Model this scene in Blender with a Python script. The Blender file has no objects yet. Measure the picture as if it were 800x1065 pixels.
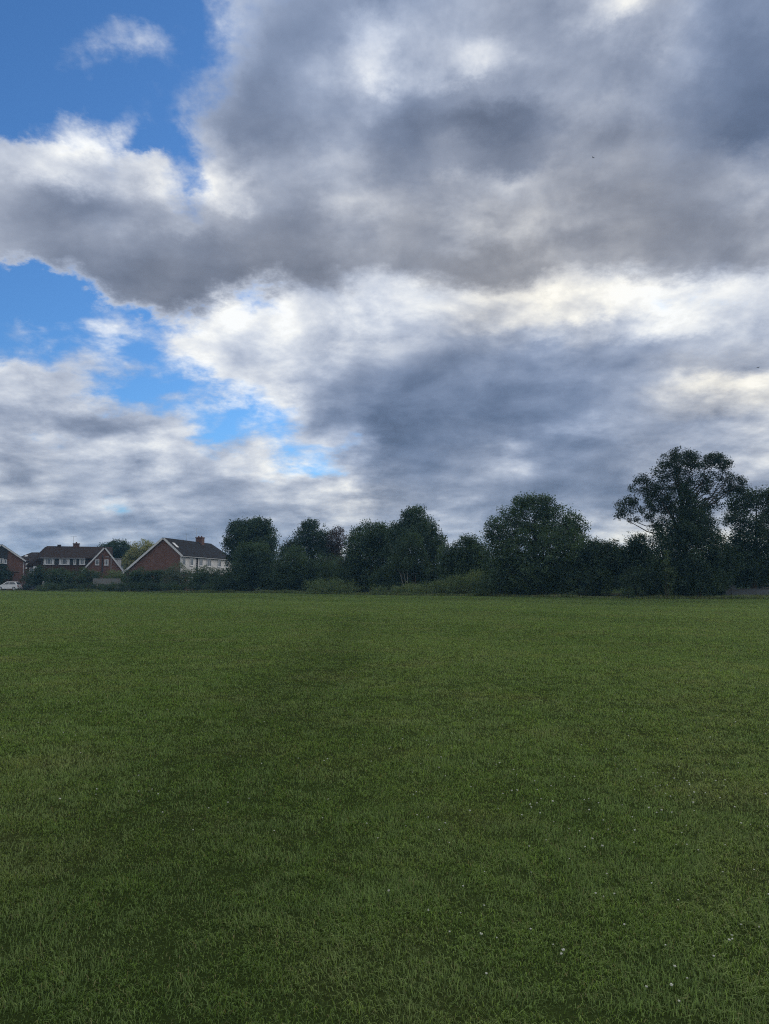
import bpy, bmesh, math, random
import numpy as np
from mathutils import Vector, Matrix

rnd = random.Random(11)
RNG = np.random.default_rng(7)
scene = bpy.context.scene
COL = scene.collection
R = math.radians

# ------------------------------------------------------------------ camera
CAM_H, PITCH, F = 1.6, R(5.27), 775.0
cam_data = bpy.data.cameras.new('camera')
cam = bpy.data.objects.new('camera', cam_data)
COL.objects.link(cam)
cam.location = (0, 0, CAM_H)
cam.rotation_euler = (R(90) + PITCH, 0, 0)
cam_data.sensor_fit = 'VERTICAL'
cam_data.angle = 2 * math.atan(532.5 / F)
cam_data.clip_start, cam_data.clip_end = 0.05, 8000
scene.camera = cam
scene.cycles.filter_width = 1.15
scene.cycles.use_denoising = False
scene.cycles.use_adaptive_sampling = False
scene.cycles.max_bounces, scene.cycles.diffuse_bounces, scene.cycles.glossy_bounces, scene.cycles.transmission_bounces, scene.cycles.volume_bounces = 4, 2, 1, 2, 0


def at(px, py, Y):
    """world point seen at photo pixel (px, py), at distance Y along +Y"""
    a, b = (px - 400) / F, (532.5 - py) / F
    d = (a, math.cos(PITCH) - b * math.sin(PITCH), math.sin(PITCH) + b * math.cos(PITCH))
    t = Y / d[1]
    return Vector((t * d[0], Y, CAM_H + t * d[2]))


def mpp(Y):
    return Y / F


# ------------------------------------------------------------------ node helpers
class NT:
    def __init__(self, tree):
        self.t = tree

    def n(self, kind, **kw):
        nd = self.t.nodes.new(kind)
        for k, v in kw.items():
            setattr(nd, k, v)
        return nd

    def link(self, a, b):
        self.t.links.new(a, b)

    def put(self, sock, v):
        if isinstance(v, (int, float)):
            sock.default_value = v
        elif isinstance(v, (tuple, list)):
            if len(v) == 3 and sock.type == 'RGBA':
                v = tuple(v) + (1,)
            sock.default_value = v
        else:
            self.link(v, sock)

    def m(self, op, a, b=0.0, c=None, clamp=False):
        nd = self.n('ShaderNodeMath', operation=op, use_clamp=clamp)
        self.put(nd.inputs[0], a)
        self.put(nd.inputs[1], b)
        if c is not None:
            self.put(nd.inputs[2], c)
        return nd.outputs[0]

    def vm(self, op, a, b=None, s=None):
        nd = self.n('ShaderNodeVectorMath', operation=op)
        self.put(nd.inputs[0], a)
        if b is not None:
            self.put(nd.inputs[1], b)
        if s is not None:
            self.put(nd.inputs['Scale'], s)
        return nd.outputs[0]

    def smooth(self, x, lo, hi, a=0.0, b=1.0, kind='SMOOTHSTEP'):
        nd = self.n('ShaderNodeMapRange', interpolation_type=kind)
        self.put(nd.inputs[0], x)
        self.put(nd.inputs[1], lo)
        self.put(nd.inputs[2], hi)
        self.put(nd.inputs[3], a)
        self.put(nd.inputs[4], b)
        return nd.outputs[0]

    def noise(self, vec, scale, detail=4, rough=0.55, dist=0.0, col=False):
        nd = self.n('ShaderNodeTexNoise')
        self.link(vec, nd.inputs['Vector'])
        nd.inputs['Scale'].default_value = scale
        nd.inputs['Detail'].default_value = detail
        nd.inputs['Roughness'].default_value = rough
        nd.inputs['Distortion'].default_value = dist
        return nd.outputs['Color' if col else 'Fac']

    def mix(self, f, a, b, blend='MIX'):
        nd = self.n('ShaderNodeMix', data_type='RGBA', blend_type=blend)
        self.put(nd.inputs[0], f)
        self.put(nd.inputs[6], a)
        self.put(nd.inputs[7], b)
        return nd.outputs[2]

    def xyz(self, x, y, z):
        nd = self.n('ShaderNodeCombineXYZ')
        self.put(nd.inputs[0], x)
        self.put(nd.inputs[1], y)
        self.put(nd.inputs[2], z)
        return nd.outputs[0]


# ------------------------------------------------------------------ sky and light
SUN_AZ, SUN_EL = 38.0, 22.0
world = bpy.data.worlds.new('World')
scene.world = world
world.use_nodes = True
world.node_tree.nodes.clear()
W = NT(world.node_tree)
SKY_LOW = [   # cover, brightness, warmth in percent every 2.46 degrees of azimuth, one row per elevation step from 0.0 by 1.4 degrees
    ("999999999999999999999999999999999999999999999999999999","666665555555555555555555555555555555555666767777777777","333333333333333333333333333333333333333766666666666666"),
    ("999999999999999999999999999999999999999999999999999999","565656505051514750515152545151545351525775818286828282","232323242829292929292930322929323333333766707171717171"),
    ("999999999999999999999999999999999999999999999999999999","444445454545453743454649534646525045475886878796898887","111112142323232323232427312424303333333666757676777776"),
    ("999999999786999999999999999999999999999999999999999999","504846444142363030374249574344494436384862615962615956","242322212222222222242630382926282929293148545351545352"),
    ("989899999056889899999999999999999999999999999999999999","555554535359474328374453634041433425273529282523323637","333333312222222222283137494032262424242427272523313434"),
    ("919292888473979590878383909999999999999999999999999999","535249443946403832425360643633322718141914242835485356","333333312222222222293134423526232221181822262728374041"),
    ("919087738897999076675640689999999999999999999999999999","545353514556575057768468562821243444242322394351626463","303132302222222222292924221910172219131321313333414241"),
    ("979693617993867454504854759999999999999999999999999999","555657555765675762625755461611162845252530424343555857","242526262222222222272516090902111714080817272827343635"),
    ("919396948885695228345778649999999999999999999999999999","575243313239525362635743240001030916274044353337556367","222222222222222222241910030301040605020211212226394753"),
    ("798184806252454131356492999999999999999999999999999999","656461545553495867786026190002000005152225304562788487","222222222222222222221608020000000000000010204359707784"),
    ("506288985422213558526992999999999999999999999999999999","566266604631215583885334271411080911132226396599999371","222222222222222222221610060000000000000010206077736556"),
    ("213038405540444077677093999999999999999999999999999998","434651545250367086725743332516151822242927334452534845","212222222222222219201613110303030202000410163743372822"),
    ("081338273543275288878597999999999999999999999793918985","373946556174646575756652393627262424313333333742495458","081215182022222215141718171414100806010911111922222222"),
    ("000110122843264584929496979897989999999999878378767779","333342556072717082887571534740393840635561687871676668","000003061118222215131821202122192124223026202122222222"),
    ("000000032027222868718087929292969999999999736968698486","333342555868767699917874725955596571839899989682737375","000000000313222220192019151521334859605946282222222222"),
    ("000000042211182455547079878888959999999995777375818888","333343555661687681807574757081748288899599938378777777","000000000106131822222219131320416274736247292222222222"),
    ("000000010003132345556474828888959999999990817777838888","333343555555597675797776777482768288888888888177777777","000000000000021321222221181821375669675746292222222222"),
    ("000000000004132442526170798888959999999990817777828888","333344545455607777858787857777778288888785827675767777","000000000000021221222222222222355366655646292222222222"),
    ("000000000004132342526170798888959999999991817777828888","333343475055607778858888867777778188888783797473767777","000000000000021221222222222222355366655647302222222222"),
    ("000000000004091243526170798888959999999991817777828888","333342424754608083858889867777778188888887868076767677","000000000000031221222222222222355366665647302222222222"),
    ("000000000004132443536270798888949999999991817777828888","333346615355678488868894867777778188888888888276747577","000000000000031221222222222222355366665647312222222222"),
]
SKY_HIGH = [   # cover, brightness, warmth in percent every 2.46 degrees of azimuth, one row per elevation step from 14.0 by 2.0 degrees
    ("999999999999999999999999999999999999999999999999999999","232529271613111122382422222221191613132427313146564227","111114222222222222303337444444516066645545443633333333"),
    ("999999979999999999948399999999999999999999999999999999","222222181111142013192222222222222222233231312321212222","181415222222222222303337444444516066655546443633333640"),
    ("989999999999999999999999999999999999999999999999999999","232222181111111113252430252222222222333534363224222222","333229292828302827333639454545536268675853544948515455"),
    ("889195999999999999899999999999999999999999949193879999","333026201311111121212123272322222222264950382923222222","333333333336444443495152535360687476756766665955555555"),
    ("888893999999999999999999999999999999999999999999999999","333328221911110906101013172542191822233334332622242931","333333333336444444525555555564737777766766665955555555"),
    ("969395999999999999999999999999999999999999999999989492","333329212525181716202122242525222634373831262019314348","333333333334373944495152535561687173726666666054525048"),
    ("869297999997867398999999999999999999999999999999949194","393632142337343735252327343333404855524433251925414842","273032282529333441424344465555545863646361605245434138"),
    ("406178878170593995999995909090959999999999999999999999","444450716252557076393246504235394853434233252226312517","172022232225303233343438444646464647545352514336332617"),
    ("000028484326003979959981839595979999999999999999999999","394351858867474649362841442420201812142926262212000004","061013151718202224252527303130343636364343403017050000"),
    ("000108121230214777959994899999999999999999999999999999","333343525549413221202229352113060000042538362311050510","000002050805010514151617171717232726253334261707000000"),
    ("000005222223304264899799989698999999999999999999999999","333341444444403224172232414727202333343327222830120715","000000000000000105060709111111172222222524221707000000"),
    ("000004063741322650829397978895989999999999999999999999","333335434444434038252738568753516869453537434838192122","000000000000000000000003090910162022222222222208000000"),
    ("000000021112162050798591958888939799999999999999999999","333333414444413739282327417257484137384472994830222222","000000000000000000000000000007101522222227424008000000"),
    ("000000000811112256747782888888889299999999999999999999","333333424444393333332627333341444444445274744831222222","000000000000000000000000000000061522222228424209000000"),
    ("000000000811112357747782888888889299999999999999999999","333333424444393333332627333341444444445273754931222222","000000000000000000000000000000061522222228424409000000"),
]
BANK = [(-31.6, 21.22), (-28.1, 21.30), (-25.7, 20.92), (-23.1, 20.36), (-20.4, 19.54), (-17.7, 19.18), (-15.6, 19.10), (-12.7, 20.14), (-9.1, 21.32), (-4.6, 22.11), (0.0, 22.58), (3.1, 22.14), (7.6, 21.59), (12.0, 21.80), (15.0, 22.28), (18.5, 21.72), (21.8, 21.17), (25.7, 20.92), (31.5, 19.69)]   # lower edge of the dark cloud bank (azimuth, elevation)





def build_sky():
    tc = W.n('ShaderNodeTexCoord')
    D = W.vm('NORMALIZE', tc.outputs['Generated'])
    sep = W.n('ShaderNodeSeparateXYZ')
    W.link(D, sep.inputs[0])
    X, Y, Z = sep.outputs
    az = W.m('DEGREES', W.m('ARCTAN2', X, Y))
    el = W.m('DEGREES', W.m('ARCSINE', Z))
    # the cloud layers lie on level sheets overhead: detail shrinks and flattens towards the horizon
    zz = W.m('ADD', W.m('MAXIMUM', Z, 0.0), 0.32)
    P = W.xyz(W.m('DIVIDE', X, zz), W.m('DIVIDE', Y, zz), 0.37)

    def wob(scale, detail, rough):
        return [W.m('SUBTRACT', W.noise(q, scale, detail, rough), 0.5) for q in (P, W.vm('ADD', P, (7.3, 3.1, 5.7)))]
    w1, w2 = wob(1.8, 3, 0.5), wob(8.0, 7, 0.65)
    amp = W.smooth(el, 3, 30, 4.5, 6.5, 'LINEAR')
    amp_e = W.smooth(el, 3, 30, 1.6, 5.5, 'LINEAR')
    az2 = W.m('ADD', az, W.m('MULTIPLY', W.m('ADD', W.m('MULTIPLY', w1[0], 0.6), w2[0]), amp))
    el2 = W.m('ADD', el, W.m('MULTIPLY', W.m('ADD', W.m('MULTIPLY', w1[1], 0.6), w2[1]), amp_e))
    fac = W.smooth(az2, -80, 80, 0, 1, 'LINEAR')

    def ramp_of(stops, kind):
        ramp = W.n('ShaderNodeValToRGB')
        W.link(fac, ramp.inputs[0])
        cr = ramp.color_ramp
        cr.interpolation = kind
        pos = [(a + 80) / 160 for a, _ in stops]
        cr.elements[0].position, cr.elements[1].position = pos[0], pos[-1]
        for q in pos[1:-1]:
            cr.elements.new(q)
        for e, (_, c) in zip(cr.elements, stops):
            e.color = (c[0], c[1], c[2], 1)
        return ramp.outputs[0]

    G = (0.85, 0.74, 0.35)      # unseen broken cloud behind the viewer and overhead, brightened to light the field

    def layer(table, el0, step, r0, r1, overhead=False):
        """rows r0..r1 of a table blended by elevation"""
        t = W.m('DIVIDE', W.m('SUBTRACT', el2, el0), step)
        total = None
        for q in range(r0, r1 + 1):
            r = table[q]
            row = [tuple(int(s[2 * i:2 * i + 2]) / 99 for s in r) for i in range(27)]
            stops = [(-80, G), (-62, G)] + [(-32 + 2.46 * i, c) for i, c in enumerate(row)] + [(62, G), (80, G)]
            j = float(q)
            if q == r0:
                w = W.smooth(t, j, j + 1.0, 1, 0)
            elif q < r1:
                w = W.smooth(W.m('ABSOLUTE', W.m('SUBTRACT', t, j)), 0.0, 1.0, 1, 0)
            elif overhead:
                w = W.m('MULTIPLY', W.smooth(t, j - 1.0, j, 0, 1), W.smooth(t, j, j + 6.0, 1, 0))
            else:
                w = W.smooth(t, j - 1.0, j, 0, 1)
            v = W.vm('SCALE', ramp_of(stops, 'CARDINAL'), s=w)
            total = v if total is None else W.vm('ADD', total, v)
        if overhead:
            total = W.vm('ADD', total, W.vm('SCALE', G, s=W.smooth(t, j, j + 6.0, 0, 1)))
        return total

    # the near dark bank hangs in front of the bright layer; ragged lower edge
    edge_el = ramp_of([(-80, (.4,) * 3)] + [(a, (e / 45,) * 3) for a, e in BANK] + [(80, (.4,) * 3)], 'CARDINAL')
    sx, sy = math.sin(R(SUN_AZ)) * 0.06, math.cos(R(SUN_AZ)) * 0.06
    n1 = W.noise(P, 5.2, 7, 0.57, 0.2)
    n2 = W.noise(W.vm('ADD', P, (sx, sy, 0.0)), 5.2, 7, 0.57, 0.2)
    n3 = W.noise(P, 2.6, 3, 0.5, 0.0)
    n4 = W.noise(P, 17.0, 5, 0.6, 0.0)
    Pst = W.vm('MULTIPLY', P, (1.0, 1.6, 1.0))
    n5 = W.noise(Pst, 4.5, 5, 0.55, 0.0)
    dn = W.m('SUBTRACT', n1, 0.5)
    d4 = W.m('SUBTRACT', n4, 0.5)
    over = W.m('SUBTRACT', el2, W.m('MULTIPLY', edge_el, 45.0))
    over = W.m('ADD', over, W.m('ADD', W.m('MULTIPLY', dn, 3.5), W.m('MULTIPLY', d4, 2.2)))
    bank = W.smooth(over, -0.9, 1.5)
    sky = W.n('ShaderNodeTexSky', sky_type='NISHITA', sun_disc=False)
    sky.sun_elevation, sky.sun_rotation = R(SUN_EL), R(SUN_AZ)
    sky.air_density, sky.dust_density, sky.ozone_density = 1.0, 0.6, 1.6
    blue = W.vm('MULTIPLY', sky.outputs[0], (0.56, 1.02, 1.55))
    def shade(total):
        cs = W.n('ShaderNodeSeparateXYZ')
        W.link(total, cs.inputs[0])
        cov_c, lum_c, warm_c = cs.outputs
        cov = W.m('ADD', cov_c, W.m('MULTIPLY', dn, 1.1))
        cov = W.m('ADD', cov, W.m('MULTIPLY', d4, 0.5))
        alpha = W.smooth(cov, 0.22, 0.70)
        rough_ = W.smooth(lum_c, 0.12, 0.62, 0.36, 1.0)      # deep shade is smooth, bright heads are crisp
        relief = W.m('MULTIPLY', W.m('MULTIPLY', W.m('SUBTRACT', n1, n2), 1.5), rough_)
        lum = W.m('ADD', lum_c, relief)
        lum = W.m('ADD', lum, W.m('MULTIPLY', W.m('SUBTRACT', n3, 0.5), 0.25))
        lum = W.m('ADD', lum, W.m('MULTIPLY', dn, -0.22))
        lum = W.m('ADD', lum, W.m('MULTIPLY', W.m('MULTIPLY', d4, 0.36), rough_))
        streak = W.m('MULTIPLY', W.m('SUBTRACT', n5, 0.5), W.m('MULTIPLY', W.smooth(el, 5, 24, 0.9, 0.0), W.smooth(az, -8, 8, 1.0, 0.42)))
        lum = W.m('ADD', lum, streak)
        # thin edges of cloud let more light through
        edge = W.m('MULTIPLY', W.m('SUBTRACT', 1.0, W.smooth(cov, 0.45, 0.95)), 0.20)
        lum = W.m('ADD', lum, edge)
        lum = W.m('MAXIMUM', W.m('MINIMUM', lum, 1.06), -0.12)
        v = W.m('DIVIDE', W.m('ADD', W.m('MULTIPLY', lum, 136.0), 114.0), 255.0)
        # thick cloud is blue grey, thin bright cloud neutral, near the hidden sun cream
        k = W.m('MINIMUM', W.m('MAXIMUM', lum, 0.0), 1.0)
        cold = W.mix(k, (0.73, 0.99, 1.58), (0.97, 1.0, 1.03))
        warm = W.mix(k, (0.99, 0.985, 1.06), (1.05, 1.0, 0.87))
        tint = W.mix(warm_c, cold, warm)
        lin = W.m('POWER', v, 2.2)
        cloud = W.vm('SCALE', tint, s=lin)
        col = W.mix(alpha, blue, W.vm('SCALE', cloud, s=10.0))
        bg = W.n('ShaderNodeBackground')
        W.link(col, bg.inputs[0])
        bg.inputs[1].default_value = 0.1
        return bg.outputs[0]

    def pick(test, no, yes):
        mx = W.n('ShaderNodeMixShader')
        W.link(test, mx.inputs[0])
        W.link(no, mx.inputs[1])
        W.link(yes, mx.inputs[2])
        return mx.outputs[0]

    # the tables are read band by band, so that only the rows that matter are looked up
    low_band = shade(layer(SKY_LOW, 0.0, 1.4, 0, 10))
    mid_band = shade(W.mix(bank, layer(SKY_LOW, 0.0, 1.4, 10, 20), layer(SKY_HIGH, 14.0, 2.0, 0, 7)))
    top_band = shade(layer(SKY_HIGH, 14.0, 2.0, 7, 14, True))
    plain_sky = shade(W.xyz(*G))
    sh = pick(W.m('GREATER_THAN', el2, 14.0), low_band, pick(W.m('GREATER_THAN', el2, 28.0), mid_band, top_band))
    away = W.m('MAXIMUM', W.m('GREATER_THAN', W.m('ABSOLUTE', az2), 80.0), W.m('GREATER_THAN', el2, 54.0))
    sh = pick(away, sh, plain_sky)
    out = W.n('ShaderNodeOutputWorld')
    W.link(sh, out.inputs[0])


build_sky()
sun_data = bpy.data.lights.new('sun', 'SUN')
sun_data.energy, sun_data.angle, sun_data.color = 1.5, R(30), (1.0, 0.93, 0.82)
sun = bpy.data.objects.new('sun', sun_data)
COL.objects.link(sun)
sd = Vector((math.sin(R(SUN_AZ)) * math.cos(R(SUN_EL)), math.cos(R(SUN_AZ)) * math.cos(R(SUN_EL)), math.sin(R(SUN_EL))))
sun.rotation_euler = sd.to_track_quat('Z', 'Y').to_euler()
sun.location = sd * 100

vs = scene.view_settings
vs.view_transform, vs.look, vs.gamma, vs.use_curve_mapping, vs.exposure = 'Standard', 'None', 1, False, 0.0


# ------------------------------------------------------------------ materials
def new_mat(name):
    m = bpy.data.materials.new(name)
    m.use_nodes = True
    m.node_tree.nodes.clear()
    return m, NT(m.node_tree)


def finish(m, t, shader):
    o = t.n('ShaderNodeOutputMaterial')
    t.link(shader, o.inputs[0])
    return m


def plain(name, col, rough=0.7, var=0.25, scale=3.0, metal=0.0, spec=0.3):
    m, t = new_mat(name)
    tc = t.n('ShaderNodeTexCoord')
    n = t.noise(tc.outputs['Object'], scale, 5, 0.6)
    c = t.mix(n, tuple(x * (1 - var) for x in col), tuple(min(1, x * (1 + var)) for x in col))
    b = t.n('ShaderNodeBsdfPrincipled')
    t.link(c, b.inputs['Base Color'])
    b.inputs['Roughness'].default_value = rough
    b.inputs['Metallic'].default_value = metal
    b.inputs['Specular IOR Level'].default_value = spec
    return finish(m, t, b.outputs[0])


def brick(name, c1, c2, mortar, scale=1.0, rowh=0.075, width=0.225):
    m, t = new_mat(name)
    tc = t.n('ShaderNodeTexCoord')
    s = t.n('ShaderNodeSeparateXYZ')
    t.link(tc.outputs['Object'], s.inputs[0])
    v = t.xyz(t.m('ADD', s.outputs[0], s.outputs[1]), s.outputs[2], 0.0)
    b = t.n('ShaderNodeTexBrick')
    t.link(v, b.inputs['Vector'])
    b.inputs['Scale'].default_value = scale
    b.inputs['Color1'].default_value = c1 + (1,)
    b.inputs['Color2'].default_value = c2 + (1,)
    b.inputs['Mortar'].default_value = mortar + (1,)
    b.inputs['Mortar Size'].default_value = 0.008
    b.inputs['Brick Width'].default_value = width
    b.inputs['Row Height'].default_value = rowh
    n = t.noise(tc.outputs['Object'], 0.9, 5, 0.65)
    c = t.mix(1.0, b.outputs[0], t.mix(n, (0.55, 0.55, 0.55), (1.35, 1.3, 1.25)), 'MULTIPLY')
    p = t.n('ShaderNodeBsdfPrincipled')
    t.link(c, p.inputs['Base Color'])
    p.inputs['Roughness'].default_value = 0.9
    p.inputs['Specular IOR Level'].default_value = 0.08
    bp = t.n('ShaderNodeBump')
    bp.inputs['Strength'].default_value = 0.4
    bp.inputs['Distance'].default_value = 0.01
    t.link(b.outputs['Fac'], bp.inputs['Height'])
    t.link(bp.outputs[0], p.inputs['Normal'])
    return finish(m, t, p.outputs[0])


def foliage(name, dark, light, yellow=None, transl=0.3, clump=0.55):
    m, t = new_mat(name)
    g = t.n('ShaderNodeNewGeometry')
    n = t.noise(g.outputs['Position'], clump, 3, 0.6)
    f = t.smooth(n, 0.36, 0.66)
    f = t.m('ADD', t.m('MULTIPLY', f, 0.65), t.m('MULTIPLY', g.outputs['Random Per Island'], 0.35))
    c = t.mix(f, dark, light)
    if yellow:
        r2 = t.m('FRACT', t.m('MULTIPLY', g.outputs['Random Per Island'], 37.3))
        c = t.mix(t.smooth(r2, 0.86, 0.98), c, yellow)
    d = t.n('ShaderNodeBsdfDiffuse')
    t.link(c, d.inputs[0])
    tr = t.n('ShaderNodeBsdfTranslucent')
    t.link(t.mix(1.0, c, (1.1, 1.15, 0.6), 'MULTIPLY'), tr.inputs[0])
    mx = t.n('ShaderNodeMixShader')
    mx.inputs[0].default_value = transl
    t.link(d.outputs[0], mx.inputs[1])
    t.link(tr.outputs[0], mx.inputs[2])
    gl = t.n('ShaderNodeBsdfGlossy')
    gl.inputs['Roughness'].default_value = 0.5
    gl.inputs[0].default_value = (0.8, 0.9, 1.0, 1)
    mx2 = t.n('ShaderNodeMixShader')
    mx2.inputs[0].default_value = 0.03
    t.link(mx.outputs[0], mx2.inputs[1])
    t.link(gl.outputs[0], mx2.inputs[2])
    return finish(m, t, mx2.outputs[0])


def lawn_colour(t, pos):
    """real colour differences of the sward: lush, yellowish and worn patches"""
    big = t.noise(pos, 0.09, 4, 0.6)
    mid = t.noise(pos, 0.55, 4, 0.6)
    fine = t.noise(pos, 4.5, 4, 0.65)
    c = t.mix(t.smooth(big, 0.35, 0.65), GRASS_A, GRASS_B)
    c = t.mix(t.m('MULTIPLY', t.smooth(mid, 0.45, 0.75), 0.65), c, GRASS_C)
    c = t.mix(t.m('MULTIPLY', t.smooth(fine, 0.55, 0.8), 0.5), c, GRASS_D)
    # faint trodden line leading away to the gap in the trees
    s_ = t.n('ShaderNodeSeparateXYZ')
    t.link(pos, s_.inputs[0])
    off = t.m('ABSOLUTE', t.m('ADD', t.m('ADD', s_.outputs[0], 1.25), t.m('MULTIPLY', t.m('SUBTRACT', mid, 0.5), 1.6)))
    c = t.mix(t.m('MULTIPLY', t.smooth(off, 0.1, 1.6, 0.32, 0.0), t.smooth(s_.outputs[1], 10, 40, 1.0, 0.1)), c, GRASS_E)
    return c


GRASS_E = (0.078, 0.128, 0.040)
GRASS_A = (0.130, 0.214, 0.058)
GRASS_B = (0.158, 0.238, 0.074)
GRASS_C = (0.212, 0.246, 0.100)
GRASS_D = (0.100, 0.190, 0.054)


def grass_mat():
    m, t = new_mat('grass_blades')
    g = t.n('ShaderNodeNewGeometry')
    c = lawn_colour(t, g.outputs['Position'])
    r = g.outputs['Random Per Island']
    c = t.mix(1.0, c, t.mix(r, (0.42, 0.46, 0.4), (1.6, 1.5, 1.5)), 'MULTIPLY')
    r2 = t.m('FRACT', t.m('MULTIPLY', r, 53.7))
    c = t.mix(t.smooth(r2, 0.93, 0.99), c, (0.22, 0.20, 0.10))
    d = t.n('ShaderNodeBsdfDiffuse')
    t.link(c, d.inputs[0])
    tr = t.n('ShaderNodeBsdfTranslucent')
    t.link(t.mix(1.0, c, (1.15, 1.2, 0.7), 'MULTIPLY'), tr.inputs[0])
    mx = t.n('ShaderNodeMixShader')
    mx.inputs[0].default_value = 0.42
    t.link(d.outputs[0], mx.inputs[1])
    t.link(tr.outputs[0], mx.inputs[2])
    gl = t.n('ShaderNodeBsdfGlossy')
    gl.inputs['Roughness'].default_value = 0.45
    mx2 = t.n('ShaderNodeMixShader')
    gl.inputs[0].default_value = (0.8, 0.9, 0.55, 1)
    mx2.inputs[0].default_value = 0.03
    t.link(mx.outputs[0], mx2.inputs[1])
    t.link(gl.outputs[0], mx2.inputs[2])
    return finish(m, t, mx2.outputs[0])


def ground_mat():
    m, t = new_mat('turf')
    g = t.n('ShaderNodeNewGeometry')
    c = lawn_colour(t, g.outputs['Position'])
    th = t.noise(g.outputs['Position'], 28.0, 4, 0.7)
    c = t.mix(1.0, c, t.mix(th, (0.10, 0.10, 0.10), (0.40, 0.36, 0.38)), 'MULTIPLY')   # thatch and soil between the blades
    p = t.n('ShaderNodeBsdfPrincipled')
    t.link(c, p.inputs[0])
    p.inputs['Roughness'].default_value = 0.9
    p.inputs['Specular IOR Level'].default_value = 0.0
    bp = t.n('ShaderNodeBump')
    bp.inputs['Strength'].default_value = 0.9
    bp.inputs['Distance'].default_value = 0.06
    t.link(t.noise(g.outputs['Position'], 9.0, 6, 0.7), bp.inputs['Height'])
    t.link(bp.outputs[0], p.inputs['Normal'])
    return finish(m, t, p.outputs[0])


M = {
    'grass': grass_mat(), 'turf': ground_mat(),
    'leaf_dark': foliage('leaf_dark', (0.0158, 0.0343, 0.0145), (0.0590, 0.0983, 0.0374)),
    'leaf_mid': foliage('leaf_mid', (0.0259, 0.0515, 0.0187), (0.0756, 0.1209, 0.0425)),
    'leaf_light': foliage('leaf_light', (0.072, 0.118, 0.040), (0.155, 0.21, 0.076), (0.22, 0.22, 0.09)),
    'leaf_yellow': foliage('leaf_yellow', (0.17, 0.19, 0.06), (0.34, 0.33, 0.13), (0.42, 0.36, 0.15)),
    'leaf_grey': foliage('leaf_grey', (0.06, 0.085, 0.05), (0.13, 0.165, 0.105)),
    'leaf_purple': foliage('leaf_purple', (0.05, 0.032, 0.028), (0.09, 0.055, 0.040)),
    'leaf_oak': foliage('leaf_oak', (0.0144, 0.0273, 0.0119), (0.0360, 0.0585, 0.0221), None, 0.2),
    'rough_grass': foliage('rough_grass', (0.10, 0.15, 0.045), (0.20, 0.24, 0.085), (0.28, 0.25, 0.13), 0.35, 0.8),
    'bark': plain('bark', (0.060, 0.050, 0.040), 0.9, 0.45, 4.0),
    'bark_pale': plain('bark_pale', (0.20, 0.19, 0.17), 0.8, 0.45, 5.0),
    'brick_red': brick('brick_red', (0.185, 0.090, 0.070), (0.138, 0.070, 0.058), (0.17, 0.14, 0.125)),
    'brick_dark': brick('brick_dark', (0.13, 0.058, 0.045), (0.10, 0.048, 0.040), (0.14, 0.11, 0.10)),
    'tile_brown': brick('tile_brown', (0.050, 0.036, 0.033), (0.040, 0.030, 0.029), (0.022, 0.018, 0.018), 1.0, 0.20, 0.26),
    'tile_slate': brick('tile_slate', (0.020, 0.020, 0.026), (0.016, 0.016, 0.021), (0.009, 0.009, 0.012), 1.0, 0.20, 0.26),
    'tile_hung': brick('tile_hung', (0.10, 0.058, 0.045), (0.075, 0.046, 0.038), (0.04, 0.03, 0.026), 1.0, 0.13, 0.2),
    'white': plain('white_paint', (0.60, 0.61, 0.62), 0.5, 0.08, 1.5),
    'boards': brick('white_boards', (0.66, 0.67, 0.68), (0.60, 0.61, 0.63), (0.30, 0.31, 0.33), 1.0, 0.15, 3.6),
    'black_board': plain('black_boards', (0.030, 0.032, 0.036), 0.6, 0.3, 2.0),
    'lead': plain('lead', (0.26, 0.27, 0.29), 0.6, 0.2, 3.0),
    'concrete': plain('concrete', (0.12, 0.13, 0.135), 0.9, 0.35, 2.2),
    'timber_grey': plain('weathered_timber', (0.20, 0.20, 0.19), 0.85, 0.35, 3.0),
    'metal_grey': plain('galvanised_steel', (0.30, 0.31, 0.32), 0.5, 0.15, 3.0, 0.4),
    'terracotta': plain('terracotta', (0.16, 0.075, 0.055), 0.85, 0.3, 4.0),
    'curtain': plain('net_curtain', (0.62, 0.63, 0.64), 0.9, 0.25, 2.5),
    'car_white': plain('white_car_paint', (0.78, 0.79, 0.80), 0.25, 0.03, 1.0, 0.0, 0.6),
    'car_grey': plain('grey_car_paint', (0.10, 0.11, 0.13), 0.25, 0.05, 1.0, 0.5, 0.6),
    'rubber': plain('rubber', (0.02, 0.02, 0.02), 0.8, 0.2),
    'rim': plain('rim', (0.5, 0.5, 0.52), 0.35, 0.1, 3.0, 0.8),
    'lens': plain('lens', (0.6, 0.62, 0.65), 0.15, 0.05),
    'red_lens': plain('red_lens', (0.30, 0.02, 0.02), 0.2, 0.05),
    'petal': plain('petal', (0.42, 0.43, 0.36), 0.7, 0.15, 60.0),
    'stalk': plain('stalk', (0.09, 0.14, 0.05), 0.7, 0.2, 20.0),
    'feather': plain('feather', (0.08, 0.08, 0.085), 0.8, 0.3, 6.0),
}


def glass_mat():
    m, t = new_mat('window_glass')
    p = t.n('ShaderNodeBsdfPrincipled')
    p.inputs['Base Color'].default_value = (0.045, 0.055, 0.065, 1)
    p.inputs['Roughness'].default_value = 0.06
    p.inputs['Specular IOR Level'].default_value = 0.9
    return finish(m, t, p.outputs[0])


M['glass'] = glass_mat()


# ------------------------------------------------------------------ object helpers
def tag(o, label=None, cat=None, group=None, kind=None):
    for k, v in (('label', label), ('category', cat), ('group', group), ('kind', kind)):
        if v:
            o[k] = v
    return o


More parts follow.
